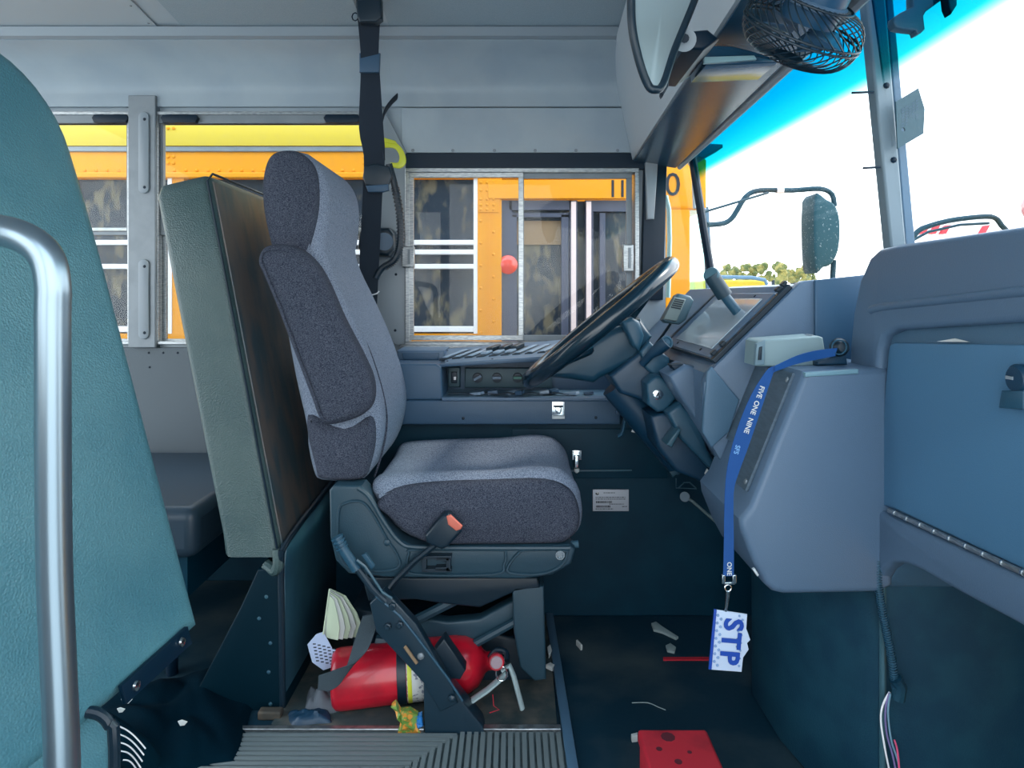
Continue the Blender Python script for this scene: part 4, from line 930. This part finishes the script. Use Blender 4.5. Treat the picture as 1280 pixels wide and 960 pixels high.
ch = tag(obj('white_clip', slab([(941, 712), (944, 711), (949, 719), (947, 721)], 1.22, 1.228, .001), M_white, loc=P(945, 716, 1.22)), 'tiny white clip at the lower left corner of the centre pod', 'clip')
# grey radio box with microphone knob and lanyard
rx = thing('grey_box', 'pale grey plastic box on the shelf above the centre pod', 'box', P(990, 455, 1.35))
obj('case', slab([(947, 458), (949, 428), (953, 425), (1024, 420), (1029, 422), (1034, 452), (1032, 456), (1000, 458)], 1.32, 1.40, .004), mat('pale grey green case', S(128, 152, 158), .5), rx)
obj('end_face', slab([(944, 457), (946, 430), (957, 425), (956, 456)], 1.312, 1.325, .002), mat('end grey', S(108, 134, 146), .5), rx)
obj('slot', slab([(948, 450), (950, 434), (953, 433), (952, 450)], 1.308, 1.313, .001), M_blk2, rx)
obj('nub', slab([(1009, 423), (1016, 418), (1019, 420), (1018, 424)], 1.33, 1.36, .002), M_hdrt, rx)
kn = thing('black_knob', 'round black ball knob beside the grey box holding the lanyard', 'knob', P(1048, 455, 1.3))
obj('ball', lathe(N(), [(0, .020), (.010, .018), (.016, .008), (.018, 0), (.014, -.012), (0, -.018)], P(1049, 434, 1.3), (0, -1, .1), 24), M_blk2, kn)
obj('foot', slab([(1022, 452), (1058, 440), (1060, 456), (1022, 457)], 1.30, 1.33, .004), M_shr, kn)
obj('ring', tube(N(), [P(1049+9*math.cos(t_), 434+9*math.sin(t_), 1.28) for t_ in [k*math.pi/10 for k in range(20)]], .0015, 6, closed=True), M_shr2, kn)
# lanyard
ln = thing('lanyard', 'blue fabric lanyard with white lettering hanging over the centre pod', 'lanyard', P(966, 460, 1.22))
YL = 1.215
pth = [(968, 461, 1.235, 3.5), (962, 466, YL, 5), (950, 490, YL, 8.5), (938, 520, YL, 10.5), (926, 555, YL, 10.5), (917, 585, YL, 8.5), (912, 610, YL, 6), (911, 640, YL, 6), (911, 680, YL, 6.5), (910.5, 720, YL, 7)]
pp = catmull(pth, 4, False)
ps_ = [P(a, b, c) for a, b, c, d in pp]; wv = []
for i, (a, b, c, d) in enumerate(pp):
    t_ = ps_[min(i+1, len(ps_)-1)]-ps_[max(i-1, 0)]; wdir = t_.cross(Vector((0, 1, 0))).normalized(); wv.append(wdir*d*c/F*.95)
lo = obj('strap', strip(N(), ps_, wv, .0008), M_blue, ln, smooth=60)
pth = [(1045, 440, 1.28, 5), (1020, 444, 1.27, 6), (995, 450, 1.25, 5.5), (966, 462, 1.235, 4)]
pp = catmull(pth, 4, False)
obj('strap', strip(N(), [P(a, b, c) for a, b, c, d in pp], [Vector((.002, 0, d*c/F)) for a, b, c, d in pp], .0008), mat('shaded blue band', S(18, 76, 140), .75), ln)
for s_, (x, y), (dx, dy), sz, m_ in (('FIVE', (950.5, 490), (-10, 30), .0125, M_paper), ('ONE', (943.5, 509.5), (-11, 30), .0125, M_paper), ('NINE', (935.5, 532), (-11, 32), .0125, M_paper), ('SFS', (921, 562), (-8, 30), .012, mat('pale blue ink', S(120, 170, 220), .7)), ('ONE', (911.5, 711), (0, 30), .0115, M_paper)):
    xd = Vector((dx, 0, -dy)); yd = Vector((-xd.z, 0, xd.x)); yd = Vector((dy, 0, dx))
    obj('lettering', text(s_, sz, frame4(P(x, y, YL-.0015), xd, yd), .0002, .0002), m_, lo, smooth=0)
g = N()
for a, b, c, d in ((902, 718, 906, 729), (915, 718, 920, 729), (904, 727, 918, 730)): box(g, xs(a, YL), xs(c, YL), YL-.004, YL+.003, zs(d, YL), zs(b, YL))
obj('buckle', g, M_chrome, ln, bevel=.001)
obj('swivel_ring', tube(N(), [P(910+4*math.cos(t_), 735+4*math.sin(t_), YL) for t_ in [k*math.pi/8 for k in range(16)]], .0013, 8, closed=True), M_chrome, ln)
obj('snap_hook', tube(N(), [P(910, 739, YL), P(909, 750, YL), P(907, 764, YL)], [.0042, .0030, .0022], 10), M_steel, ln)
cd_ = thing('badge', 'white and blue card badge marked with big blue letters hanging from the lanyard', 'badge', P(910, 765, YL))
Q = [(893, 762), (934, 768), (930, 838), (886, 837)]
bo = obj('card', slab([(893, 762), (934, 768), (933, 786), (938, 800), (934, 804), (936, 812), (929, 822), (927, 840), (886, 837)], YL+.002, YL+.005, .0006), mat('badge white', S(190, 206, 228), .4), cd_)
obj('blue_edge', slab([(893, 762), (896, 762.5), (889.5, 837.2), (886, 837)], YL-.001, YL+.003, .0003), M_bluei, bo)
M_bg = mat('badge grey blue doodle', S(108, 138, 178), .5)
xd = Vector((-6, 0, -70)).normalized(); yd = Vector((70, 0, -6)).normalized()
for s_, (x, y) in (('S', (916, 781)), ('T', (913, 801)), ('P', (911, 822))):
    obj('badge_letter', text(s_, .047, frame4(P(x, y, YL-.0005), xd, yd), .0004, .0016), M_bluei, bo, smooth=0)
g = N()
for i in range(14):
    y = 769+i*4.8; x = 899+2.2*((i % 2)*2-1)-.08*(y-762)
    cyl(g, P(x+1, y, YL+.001), P(x+1, y, YL+.0022), .0028, 8)
    cyl(g, P(x+28, y+1, YL+.001), P(x+28, y+1, YL+.0022), .0022, 8)
obj('doodle_border', g, M_bg, bo)

# near cowl (right side of the dash)
XP = .665
def CWL(px, py, X=XP): return (X*F/(px-CX), ZC+(HY-py)*(X/(px-CX)))
cw = thing('dash_cowl', 'big blue grey moulded dash cowl with a hinged door at the right edge', 'dash', (.9, 1.0, .5))
inner_px = [(1102, 418), (1112, 408), (1280, 398), (1480, 388), (1480, 330)]
Cs = [(1086, 322), (1098, 311), (1120, 306), (1200, 294), (1280, 282), (1500, 248), (1500, 890), (1280, 785), (1200, 742), (1150, 713), (1132, 705), (1116, 703), (1104, 712), (1094, 730), (1084, 736), (1076, 730), (1070, 640), (1062, 560), (1060, 480), (1062, 430), (1066, 390), (1074, 350)]
pts = [CWL(x, y) for x, y in Cs]
obj('body', puff(N(), pts, XP+.018, XP+.40, .012, 3, FX), M_dash2, cw, smooth=50)
# brow, left column and lower band standing proud of the door recess: one C shaped skin
Cc = [(1086, 322), (1098, 311), (1120, 306), (1200, 294), (1280, 282), (1500, 248), (1500, 384), (1280, 402), (1120, 412), (1104, 420), (1098, 440), (1094, 520), (1088, 600), (1086, 622), (1092, 634), (1110, 644), (1280, 722), (1500, 826), (1500, 890), (1280, 785), (1200, 742), (1150, 713), (1132, 705), (1116, 703), (1104, 712), (1094, 730), (1084, 736), (1076, 730), (1070, 640), (1062, 560), (1060, 480), (1062, 430), (1066, 390), (1074, 350)]
pts = [CWL(x, y) for x, y in Cc]
obj('moulded_rim', puff(N(), pts, XP, XP+.03, .010, 4, FX), M_dash, cw, smooth=50)
# brow ridge
obj('brow_ridge', tube(N(), [Vector((XP+.004, *CWL(x, y))) for x, y in ((1088, 388), (1100, 384), (1160, 377), (1280, 364), (1480, 344))], (.008, .010), 10, sm=3), M_dash, cw, smooth=80)
dpts = [CWL(x, y) for x, y in ((1106, 432), (1112, 428), (1280, 431), (1480, 436), (1480, 818), (1280, 716), (1112, 636), (1098, 632), (1092, 620), (1096, 560), (1101, 480))]
dd = obj('door', puff(N(), dpts, XP+.008, XP+.026, .003, 3, FX), mat('door blue plastic', S(72, 116, 148), .45, bump=.2, bs=500), cw, label='flat hinged glove box door')
h0, h1 = Vector((XP+.002, *CWL(1110, 638))), Vector((XP+.002, *CWL(1290, 722)))
hi = obj('hinge', tube(N(), [h0, h1], .0042, 10), M_alu, cw, label='long steel piano hinge')
g = N()
for k in range(9):
    c = h0+(h1-h0)*(k+.5)/9; cyl(g, c, c+(h1-h0).normalized()*.003, .0052, 10)
obj('knuckle', g, M_steel, hi, kind='stuff')
cat = thing('door_catch', 'round black door catch at the right edge of the glove box door', 'latch', (XP, *CWL(1275, 490)))
def cwd(x, y, X): a = CWL(x, y); return Vector((X, a[0], a[1]))
obj('knob', lathe(N(), [(.020, 0), (.020, .012), (.016, .016), (0, .017)], cwd(1275, 474, XP+.008), (-1, 0, 0), 24), M_shr, cat)
obj('mark', box(N(), XP-.010, XP-.008, cwd(1275, 473, XP).y, cwd(1266, 473, XP).y, cwd(1275, 475, XP).z, cwd(1275, 471, XP).z), M_hdrt, cat)
pts = [CWL(x, y) for x, y in ((1262, 488), (1290, 488), (1290, 512), (1258, 510))]
obj('foot', puff(N(), pts, XP-.012, XP+.008, .003, 2, FX), M_shr2, cat)
tag(obj('paper_slip', quadslab(N(), [cwd(1167, 427, XP+.004), cwd(1184, 424, XP+.004), cwd(1190, 423, XP+.004), cwd(1208, 427.5, XP+.004)], (.002, 0, 0)), M_paper, loc=cwd(1187, 427, XP)), 'sliver of white paper poking out above the glove box door', 'paper')

# engine cover
ec = thing('engine_cover', 'dark teal engine cover below the dash', 'engine cover', (.9, 1.5, 0))
ol = [(.682, 1.272), (.668, 1.30), (.618, 1.42), (.60, 1.52), (.60, 1.70), (.62, 1.76), (.66, 1.79), (.97, 1.79), (.97, 1.26), (.70, 1.26)]
g = puff(N(), ol, 0, .555, .01, 3, FZ)
obj('cover', g, M_dog, ec, smooth=50)
obj('rim_edge', tube(N(), [(.688, 1.262, z) for z in (.0, .3, .45, .52)], .006, 8), mat('worn edge', S(50, 92, 106), .5), ec)
wr = thing('wiring_loom', 'corrugated black conduit with loose wires running down the engine cover', 'cable', P(1100, 735, 1.08))
YN = 1.235
cpts = catmull([(1098, 700), (1098, 730), (1102, 760), (1108, 790), (1114, 820), (1118, 850), (1120, 862)], 10, False)
obj('conduit', tube(N(), [P(a, b, YN) for a, b in cpts], .0055, 10), M_shr2, wr)
g = N()
for i in range(0, len(cpts)-1):
    a = P(*cpts[i], YN); b = P(*cpts[i+1], YN); cyl(g, a, a+(b-a)*.5, .0075, 10)
obj('ridge', g, M_shr2, wr, kind='stuff')
obj('end_wrap', tube(N(), [P(1119, 848, YN-.003), P(1125, 858, YN-.003), P(1122, 874, YN-.003)], .012, 10), M_dog, wr)
for i, (pt, c) in enumerate((([(1112, 865), (1104, 880), (1101, 900), (1106, 935), (1112, 965), (1116, 990)], (236, 240, 244)), ([(1112, 866), (1107, 885), (1108, 915), (1116, 945), (1122, 975)], (120, 110, 160)), ([(1113, 867), (1110, 890), (1114, 925), (1122, 950), (1128, 980)], (110, 150, 170)), ([(1118, 925), (1122, 940), (1125, 975)], (220, 90, 130)))):
    obj('wire', tube(N(), [P(a, b, YN-.002*i) for a, b in pt], .0017, 8, sm=4), mat('wire colour %s' % 'abcd'[i], S(*c), .4), wr, label=['white wire', 'purple wire', 'grey blue wire', 'pink wire'][i])

# ================================================================ FLOOR ITEMS
ex = thing('fire_extinguisher', 'red fire extinguisher lying on the floor beside the seat base', 'fire extinguisher', (-.24, 1.66, 0))
ax0 = Vector((-.434, 1.645, .072)); ax1 = Vector((-.06, 1.70, .088)); ad = (ax1-ax0).normalized(); Lx = (ax1-ax0).length
obj('cylinder', lathe(N(), [(0, .004), (.060, .002), (.067, .010), (.069, .02), (.069, .30), (.066, .325), (.055, .348), (.038, .362), (.026, .37), (.022, .376), (.022, .395), (0, .395)], ax0, ad, 40), M_red, ex, smooth=60)
obj('black_band', lathe(N(), [(.0695, .155), (.071, .156), (.071, .176), (.0695, .177)], ax0, ad, 40), M_blk2, ex)
lb = obj('label_wrap', lathe(N(), [(.0692, .178), (.0698, .179), (.0698, .225), (.0692, .226)], ax0, ad, 40), mat('white label with print', S(206, 208, 206), .5, var=S(120, 124, 140), vs=120, vlo=.52, vhi=.6), ex)
obj('yellow_flash', lathe(N(), [(.0699, .180), (.0702, .181), (.0702, .189), (.0699, .190)], ax0, ad, 40), M_yel, lb)
hp = ax0+ad*.385
obj('valve', tube(N(), [hp, hp+ad*.035], .014, 14), M_steel, ex)
obj('gauge', lathe(N(), [(.019, 0), (.019, .010), (.016, .013), (.0, .013)], P(620, 826, 1.60), (.1, -1, .2), 24), M_red, ex, label='round red rimmed pressure gauge')
obj('gauge_face', lathe(N(), [(.014, .013), (.013, .0145), (0, .0145)], P(620, 826, 1.60), (.1, -1, .2), 20), mat('gauge face', S(150, 128, 136), .3), ex)
M_lev = mat('bright lever metal', S(172, 192, 194), .35, .25)
obj('handle', tube(N(), [P(633, 842, 1.61), P(610, 862, 1.60), P(582, 881, 1.59)], (.006, .012), 10), M_lev, ex)
obj('lever', tube(N(), [P(627, 838, 1.61), P(637, 832, 1.61), P(642, 845, 1.60), P(653, 886, 1.60)], (.006, .008), 10), M_lev, ex)
obj('pull_ring', tube(N(), [P(627+7*math.cos(t_), 842+9*math.sin(t_), 1.59) for t_ in [k*math.pi/10 for k in range(20)]], .0018, 8, closed=True), M_chrome, ex)
obj('hose', tube(N(), [P(612, 822, 1.68), P(620, 813, 1.68), P(632, 815, 1.67), P(634, 826, 1.65)], .007, 10, sm=4), M_blk2, ex)
obj('tamper_string', tube(N(), [P(616, 868, 1.6), P(617, 882, 1.6), P(624, 887, 1.6), P(612, 891, 1.6)], .0012, 6), M_redp, ex)
bk_ = thing('parking_brake', 'black metal parking brake lever bolted to the floor beside the seat', 'brake lever', P(565, 920, 1.545))
YK = 1.545
M_bm = mat('black brake metal', S(22, 46, 60), .35)
obj('base_bracket', slab([(531, 921), (606, 921), (603, 908), (566, 862), (548, 838), (529, 850)], YK, YK+.05, .003), M_bm, bk_)
obj('arm', slab([(462, 755), (480, 738), (506, 765), (520, 780), (566, 860), (572, 880), (550, 890), (530, 855), (512, 835), (470, 790)], YK-.008, YK+.02, .003), M_bm, bk_)
obj('edge_rail', tube(N(), [P(470, 745, YK-.01), P(500, 770, YK-.01), P(520, 795, YK-.01), P(560, 848, YK-.01), P(578, 876, YK-.01)], .003, 8), M_shr2, bk_)
obj('rod', tube(N(), [P(432, 690, YK-.005), P(448, 712, YK-.005), P(465, 735, YK-.005), P(482, 752, YK-.005)], .0085, 10), M_bm, bk_)
gp = obj('grip', tube(N(), [P(421, 672, YK-.005), P(430, 688, YK-.005), P(446, 712, YK-.005)], .0115, 16), M_shr2, bk_)
g = N()
gv = (P(424, 676, YK-.005)-P(430, 688, YK-.005)).normalized()
for k in range(4): c = P(421, 671, YK-.005)-gv*.008*k; cyl(g, c, c-gv*.004, .0145, 16)
obj('collar', g, M_shr2, gp)
obj('release_rod', tube(N(), [P(446, 700, YK-.02), P(456, 708, YK-.02), P(466, 722, YK-.02), P(478, 740, YK-.02), P(490, 748, YK-.02)], .003, 8), M_pan, bk_)
obj('lug', slab([(452, 694), (457, 692), (468, 708), (464, 712)], YK-.01, YK+.0, .001), M_shr2, bk_)
for x, y in ((491, 757), (485, 782), (500, 780)):
    obj('nut', lathe(N(), [(.0085, 0), (.0085, .008), (.005, .009), (.004, .013), (0, .013)], P(x, y, YK-.008), (0, -1, 0), 6), M_bm, bk_, smooth=20)
obj('rivet', rivet(N(), P(526, 820, YK-.008), (0, -1, 0), .0085, .005), M_alud, bk_, label='bright rivet')
obj('slot_pin', tube(N(), [P(506, 808, YK-.012), P(521, 829, YK-.012)], .004, 8), M_tan, bk_)
obj('bolt', rivet(N(), P(565, 873, YK-.012), (0, -1, 0), .009, .006), M_bm, bk_)
obj('side_block', slab([(541, 817), (555, 799), (582, 838), (575, 850), (560, 848)], YK+.02, YK+.06, .003), M_blk2, bk_)
# black strap, booklet, paper, glove, wrapper
wp_ = catmull([(464, 768, 1.60, .020, .004), (456, 795, 1.595, .022, .005), (447, 820, 1.585, .021, .012), (434, 840, 1.575, .013, .021), (416, 850, 1.57, .005, .023), (398, 853, 1.57, .001, .016)], 5, False)
stt = tag(obj('webbing_strap', strip(N(), [P(q[0], q[1], q[2]) for q in wp_], [Vector((q[3], .0, q[4])) for q in wp_], .002), mat('dusty grey webbing', S(52, 66, 74), .85, bump=.5, bs=600), smooth=60, loc=P(430, 830, 1.6)), 'dusty grey black strap draped over the red extinguisher', 'strap')
bkk = thing('booklet', 'curled pale booklet standing open behind the brake lever', 'booklet', P(430, 797, 1.66))
for k in range(5):
    t_ = k/4
    path = [P(413+k*1.0, 736-0*k, 1.70-.012*k), P(412+6*t_+2, 770, 1.70-.012*k), P(408+18*t_, 792+3*t_, 1.69-.012*k)]
    cols = M_pale if k % 2 == 0 else M_paper
    a = [(413, 736), (432, 745), (446, 766), (452, 782), (446, 797), (420, 795), (404, 793), (407, 765)]
    sh = [(413+(x-413)*(1-.16*k)-.6*k, 736+(y-736)*(1-.01*k)+k*1.5) for x, y in a]
    obj('page', slab(sh, 1.72-.014*k, 1.723-.014*k, .001), cols, bkk)
obj('spine', tube(N(), [P(412, 736, 1.65), P(408, 765, 1.65), P(404, 793, 1.65)], .002, 6), M_pale, bkk)
pn = thing('printed_paper', 'crumpled sheet of small print beside the booklet', 'paper', P(405, 830, 1.66))
obj('sheet', slab([(384, 806), (395, 793), (404, 790), (416, 812), (430, 815), (422, 832), (404, 838), (390, 828)], 1.655, 1.658, .001, Yr=1.655), mat('blue white paper', S(170, 184, 212), .8), pn)
g = N()
for r_ in range(6):
    for c_ in range(5):
        x = 391+c_*6+r_*.8; y = 805+r_*4.2+c_*1.4
        box(g, xs(x, 1.654), xs(x+3.6, 1.654), 1.6535, 1.655, zs(y+.6, 1.654), zs(y-.4, 1.654))
obj('print', g, M_ink, pn, kind='stuff')
tag(obj('glove', cloth(N(), -.46, 1.66, .09, .09, .045, 5.0, 16, 14, .2), mat('dusty grey glove', S(88, 96, 104), .9), smooth=80, loc=(-.46, 1.66, 0)), 'dusty grey rag at the left end of the fire extinguisher', 'rag')
tag(obj('plastic_scrap', cloth(N(), -.475, 1.60, .10, .05, .03, 9.0, 16, 12, .2), M_shr, smooth=80, loc=(-.475, 1.60, 0)), 'dark flattened plastic scrap on the floor left of the red extinguisher', 'scrap')
wp = thing('snack_wrapper', 'crumpled green and orange snack wrapper in front of the extinguisher', 'wrapper', P(508, 917, 1.56))
def crumple(bm, pts, Y, seed, d=.012):
    q = pxo(pts, Y); cx = sum(p[0] for p in q)/len(q); cz = sum(p[1] for p in q)/len(q); rings = []
    for s_ in (1, .7, .4):
        rings.append([bm.verts.new((cx+(u-cx)*s_, Y+d*(mnoise.noise(Vector((u*40, v*40, seed+s_*3)))-1*(1-s_)), cz+(v-cz)*s_)) for u, v in q])
    n_ = len(q)
    for A, B2 in zip(rings, rings[1:]):
        for i in range(n_): bm.faces.new((A[i], A[(i+1) % n_], B2[(i+1) % n_], B2[i]))
    bm.faces.new(rings[-1])
    back = [bm.verts.new((u, Y+.012, v)) for u, v in q]
    for i in range(n_): bm.faces.new((rings[0][i], back[i], back[(i+1) % n_], rings[0][(i+1) % n_]))
    bm.faces.new(list(reversed(back))); return bm
obj('foil', crumple(N(), [(489, 882), (494, 878), (500, 888), (512, 887), (522, 893), (521, 908), (526, 916), (512, 920), (497, 918), (500, 904), (494, 893)], 1.55, 1, .02), M_green, wp, smooth=0)
obj('blue_corner', crumple(N(), [(518, 896), (527, 893), (529, 908), (522, 911)], 1.55, 5, .01), M_bluef, wp, smooth=0, label='blue corner')
rbx = thing('red_case', 'worn red plastic case on the floor at the bottom of the photo', 'case', (.33, 1.26, 0))
M4 = Matrix.Rotation(0, 4, 'Z')
obj('case_body', box(N(), .262, .398, 1.10, 1.40, 0, .078), M_redp, rbx, bevel=.006, seg=3)
obj('lid', box(N(), .259, .401, 1.098, 1.403, .080, .107), M_redp, rbx, bevel=.006, seg=3)
obj('side_foot', box(N(), .248, .262, 1.22, 1.30, 0, .03), M_redp, rbx, bevel=.004)
g = N()
for x, y, r_ in ((835, 921, 9), (824, 936, 4), (848, 952, 5), (862, 940, 3)):
    Y = (1-.1075)*F/(y-HY); lathe(g, [(0, .0006), (r_*Y/F, .0004), (r_*Y/F, 0)], (xs(x, Y), Y, .1072), (0, 0, 1), 9)
obj('dirt_spot', g, mat('dark grime', S(90, 30, 44), .8), rbx, kind='stuff')
def onfloor(px, py): Y = ZC*F/(py-HY); return Vector(((px-CX)*Y/F, Y, 0))
tag(obj('red_tape', quadslab(N(), [onfloor(829, 822.5), onfloor(886, 822.5), onfloor(886, 826), onfloor(829, 826)], (0, 0, .003)), M_redp, loc=onfloor(850, 824)), 'thin strip of red tape on the footwell floor', 'tape')
for i, (pts, lab) in enumerate(((((814, 782), (820, 780), (828, 786), (848, 799), (845, 801), (828, 793), (817, 790)), 'pale torn wrapper with a long tail on the footwell floor'), (((832, 810), (838, 807), (845, 812), (843, 818), (834, 816)), 'small crumpled pale scrap in front of the torn wrapper'), (((720, 807), (722, 806), (728, 813), (726, 814)), 'tiny white sliver on the floor right of the seat base'), (((684, 816), (688, 812), (690, 820), (686, 826)), 'small white scrap beside the seat base corner'), (((682, 838), (688, 835), (693, 838), (690, 842)), 'pale chip below the scrap beside the seat base'), (((789, 926), (797, 924), (797, 928), (790, 929)), 'white chip left of the red case'))):
    g = puff(N(), [tuple(onfloor(x, y)[:2]) for x, y in pts], .001, .008 if i < 2 else .016, .001, 2, FZ)
    tag(obj('litter', g, M_cream if i < 2 else M_paper, loc=onfloor(*pts[0])), lab, 'litter')
tag(obj('thread', tube(N(), [onfloor(790, 880)+Vector((0, 0, .003)), onfloor(810, 880)+Vector((0, 0, .003)), onfloor(822, 885)+Vector((0, 0, .003)), onfloor(832, 889)+Vector((0, 0, .003))], .0012, 6, sm=3), M_cream, loc=onfloor(810, 882)), 'curved pale thread on the floor above the red case', 'thread')

# ================================================================ OVERHEAD: mirror, fan, tag
im = thing('interior_mirror', 'large rear view mirror in a black rubber frame hanging at the top', 'mirror', P(822, -20, 1.0))
ring = [(792, -60, .98), (789, 0, .98), (791, 40, .98), (800, 80, .99), (810, 106, 1.0), (818, 112, 1.0), (828, 106, 1.01), (842, 64, 1.03), (868, 0, 1.06), (890, -60, 1.08)]
rg = catmull(ring, 4, True)
obj('rubber_frame', tube(N(), [P(*p) for p in rg], .0062, 12, closed=True), M_blk2, im, smooth=80)
g = N(); vs = [g.verts.new(P(a, b, c)) for a, b, c in rg]; ct_ = g.verts.new(P(828, 10, 1.02))
for i in range(len(vs)): g.faces.new((vs[i], vs[(i+1) % len(vs)], ct_))
vs2 = [g.verts.new(P(a, b, c)+Vector((.003, .006, 0))) for a, b, c in rg]; g.faces.new(list(reversed(vs2)))
obj('mirror_glass', g, M_mir, im, smooth=80)
obj('mount_arm', slab([(862, 38), (885, 36), (900, 48), (880, 62), (856, 60)], 1.10, 1.30, .006), M_black, im)
obj('mount_disc', cyl(N(), P(856, 50, 1.10), P(856, 50, 1.08), .018, 20), M_hdrt, im)
obj('mount_bolt', cyl(N(), P(856, 48, 1.08), P(856, 48, 1.072), .007, 10), M_black, im)
obj('hook', slab([(829, 104), (834, 80), (836, 82), (836, 108), (829, 120), (827, 116)], 1.03, 1.05, .002), M_black, im)
tag(obj('mirror_wire', tube(N(), [P(804, 105, 2.2), P(801, 125, 2.25), P(797, 150, 2.3), P(796, 190, 2.3)], .002, 6, sm=3), M_dash2, loc=P(800, 130, 2.25)), 'thin dark wire running down the wall corner beside the rear view mirror', 'wire')
fn = thing('cab_fan', 'black wire cage cab fan hanging at the top of the windshield', 'fan', P(1005, 0, 1.0))
FC = P(1003, 36, 1.0); fa = Vector((.24, -.62, .74)).normalized(); fx, fy, fz = frame_of(fa); Rf = .087
prof_t = [(.030, .040), (.05, .040), (.072, .032), (.084, .016), (.0875, 0)]
prof_b = [(.0875, 0), (.084, -.018), (.072, -.034), (.05, -.043), (.022, -.046)]
g = N()
def cage(g, prof, tw, cnt, r_):
    for k in range(cnt):
        a0_ = 2*math.pi*k/cnt; pts = []
        pr = catmull(prof, 3, False); m_ = len(pr)
        for i, (rr, hh) in enumerate(pr):
            a = a0_+tw*i/(m_-1); pts.append(FC+fz*hh+(fx*math.cos(a)+fy*math.sin(a))*rr)
        tube(g, pts, r_, 5)
cage(g, prof_t, 1.2, 34, .0011); cage(g, prof_b, -1.2, 34, .0011)
obj('wire_guard', g, M_blk2, fn, kind='stuff')
g = N()
for rr, hh in ((.0875, .002), (.0875, -.004), (.030, .040), (.022, -.046), (.055, .040)):
    tube(g, [FC+fz*hh+(fx*math.cos(a)+fy*math.sin(a))*rr for a in [k*math.pi/20 for k in range(40)]], .0018, 6, closed=True)
obj('ring', g, M_blk2, fn)
obj('hub_cap', lathe(N(), [(0, -.050), (.015, -.048), (.022, -.044), (.022, -.040), (0, -.040)], FC, fa, 24), M_blk2, fn)
obj('motor', lathe(N(), [(0, .0), (.040, .0), (.042, .02), (.042, .075), (.036, .09), (0, .09)], FC+fz*.012, fa, 32), mat('motor housing', S(20, 66, 96), .4), fn)
obj('motor_ring', lathe(N(), [(.042, .02), (.046, .022), (.046, .03), (.042, .032)], FC+fz*.012, fa, 32), M_dash, fn)
for k in range(4):
    an = k*math.pi/2+.4; d1 = fx*math.cos(an)+fy*math.sin(an); d2 = fx*math.cos(an+.7)+fy*math.sin(an+.7)
    g = quadslab(N(), [FC+d1*.012-fz*.012, FC+d1*.074-fz*.016, FC+d2*.072-fz*.0, FC+d2*.012+fz*.0], fz*.002)
    obj('blade', g, M_con, fn)
ht = thing('hanging_tag', 'dark five sided tag with a round hole clipped to the windshield post', 'tag', P(1138, 150, 1.22))
M_tg = mat('grey teal card', S(44, 80, 92), .5)
q = pxo([(1120, 127), (1148, 110), (1156, 136), (1154.5, 167), (1122, 186)], 1.22)
g = N(); hq = [(xs(1129, 1.22)+.0036*math.cos(a), zs(162, 1.22)+.0036*math.sin(a)) for a in [k*math.pi/6 for k in range(12)]]
ov = [g.verts.new((u, 1.22, v)) for u, v in q]; iv = [g.verts.new((u, 1.22, v)) for u, v in hq]
es = [g.edges.new((ov[i], ov[(i+1) % 5])) for i in range(5)]+[g.edges.new((iv[i], iv[(i+1) % 12])) for i in range(12)]
res = bmesh.ops.triangle_fill(g, edges=es, use_beauty=True)
exr = bmesh.ops.extrude_face_region(g, geom=g.faces[:]); bmesh.ops.translate(g, verts=[v for v in exr['geom'] if isinstance(v, bmesh.types.BMVert)], vec=(0, .003, 0))
tgo = obj('card', g, M_tg, ht, smooth=0)
g = N()
for k in range(7):
    y = 134+k*3.6; x0 = 1127; 
    for j in range(5):
        x = x0+j*4.4
        if random.random() < .8: quadslab(g, [P(x, y+14-(x-1120)*.6-7, 1.2195), P(x+3.2, y+14-(x+3.2-1120)*.6-7, 1.2195), P(x+3.2, y+15-(x+3.2-1120)*.6-7, 1.2195), P(x, y+15-(x-1120)*.6-7, 1.2195)], (0, -.0004, 0))
obj('print', g, M_con, tgo, smooth=0, kind='stuff')
mb = thing('visor_bracket', 'dark flat visor bracket against the bright sky at the top right', 'bracket', P(1150, 0, 1.1))
obj('arm', slab([(1117, 28), (1118, 21), (1125, 16), (1141, 8), (1140, -20), (1195, -20), (1180, -2), (1158, 14), (1155, 20), (1157, 36), (1152, 41), (1147, 43), (1145, 38), (1128, 36), (1120, 34)], 1.08, 1.10, .003), M_shr2, mb)
obj('tip', slab([(1184, -10), (1197, -10), (1197, 6), (1190, 17), (1186, 8)], 1.06, 1.08, .003), M_shr2, mb)
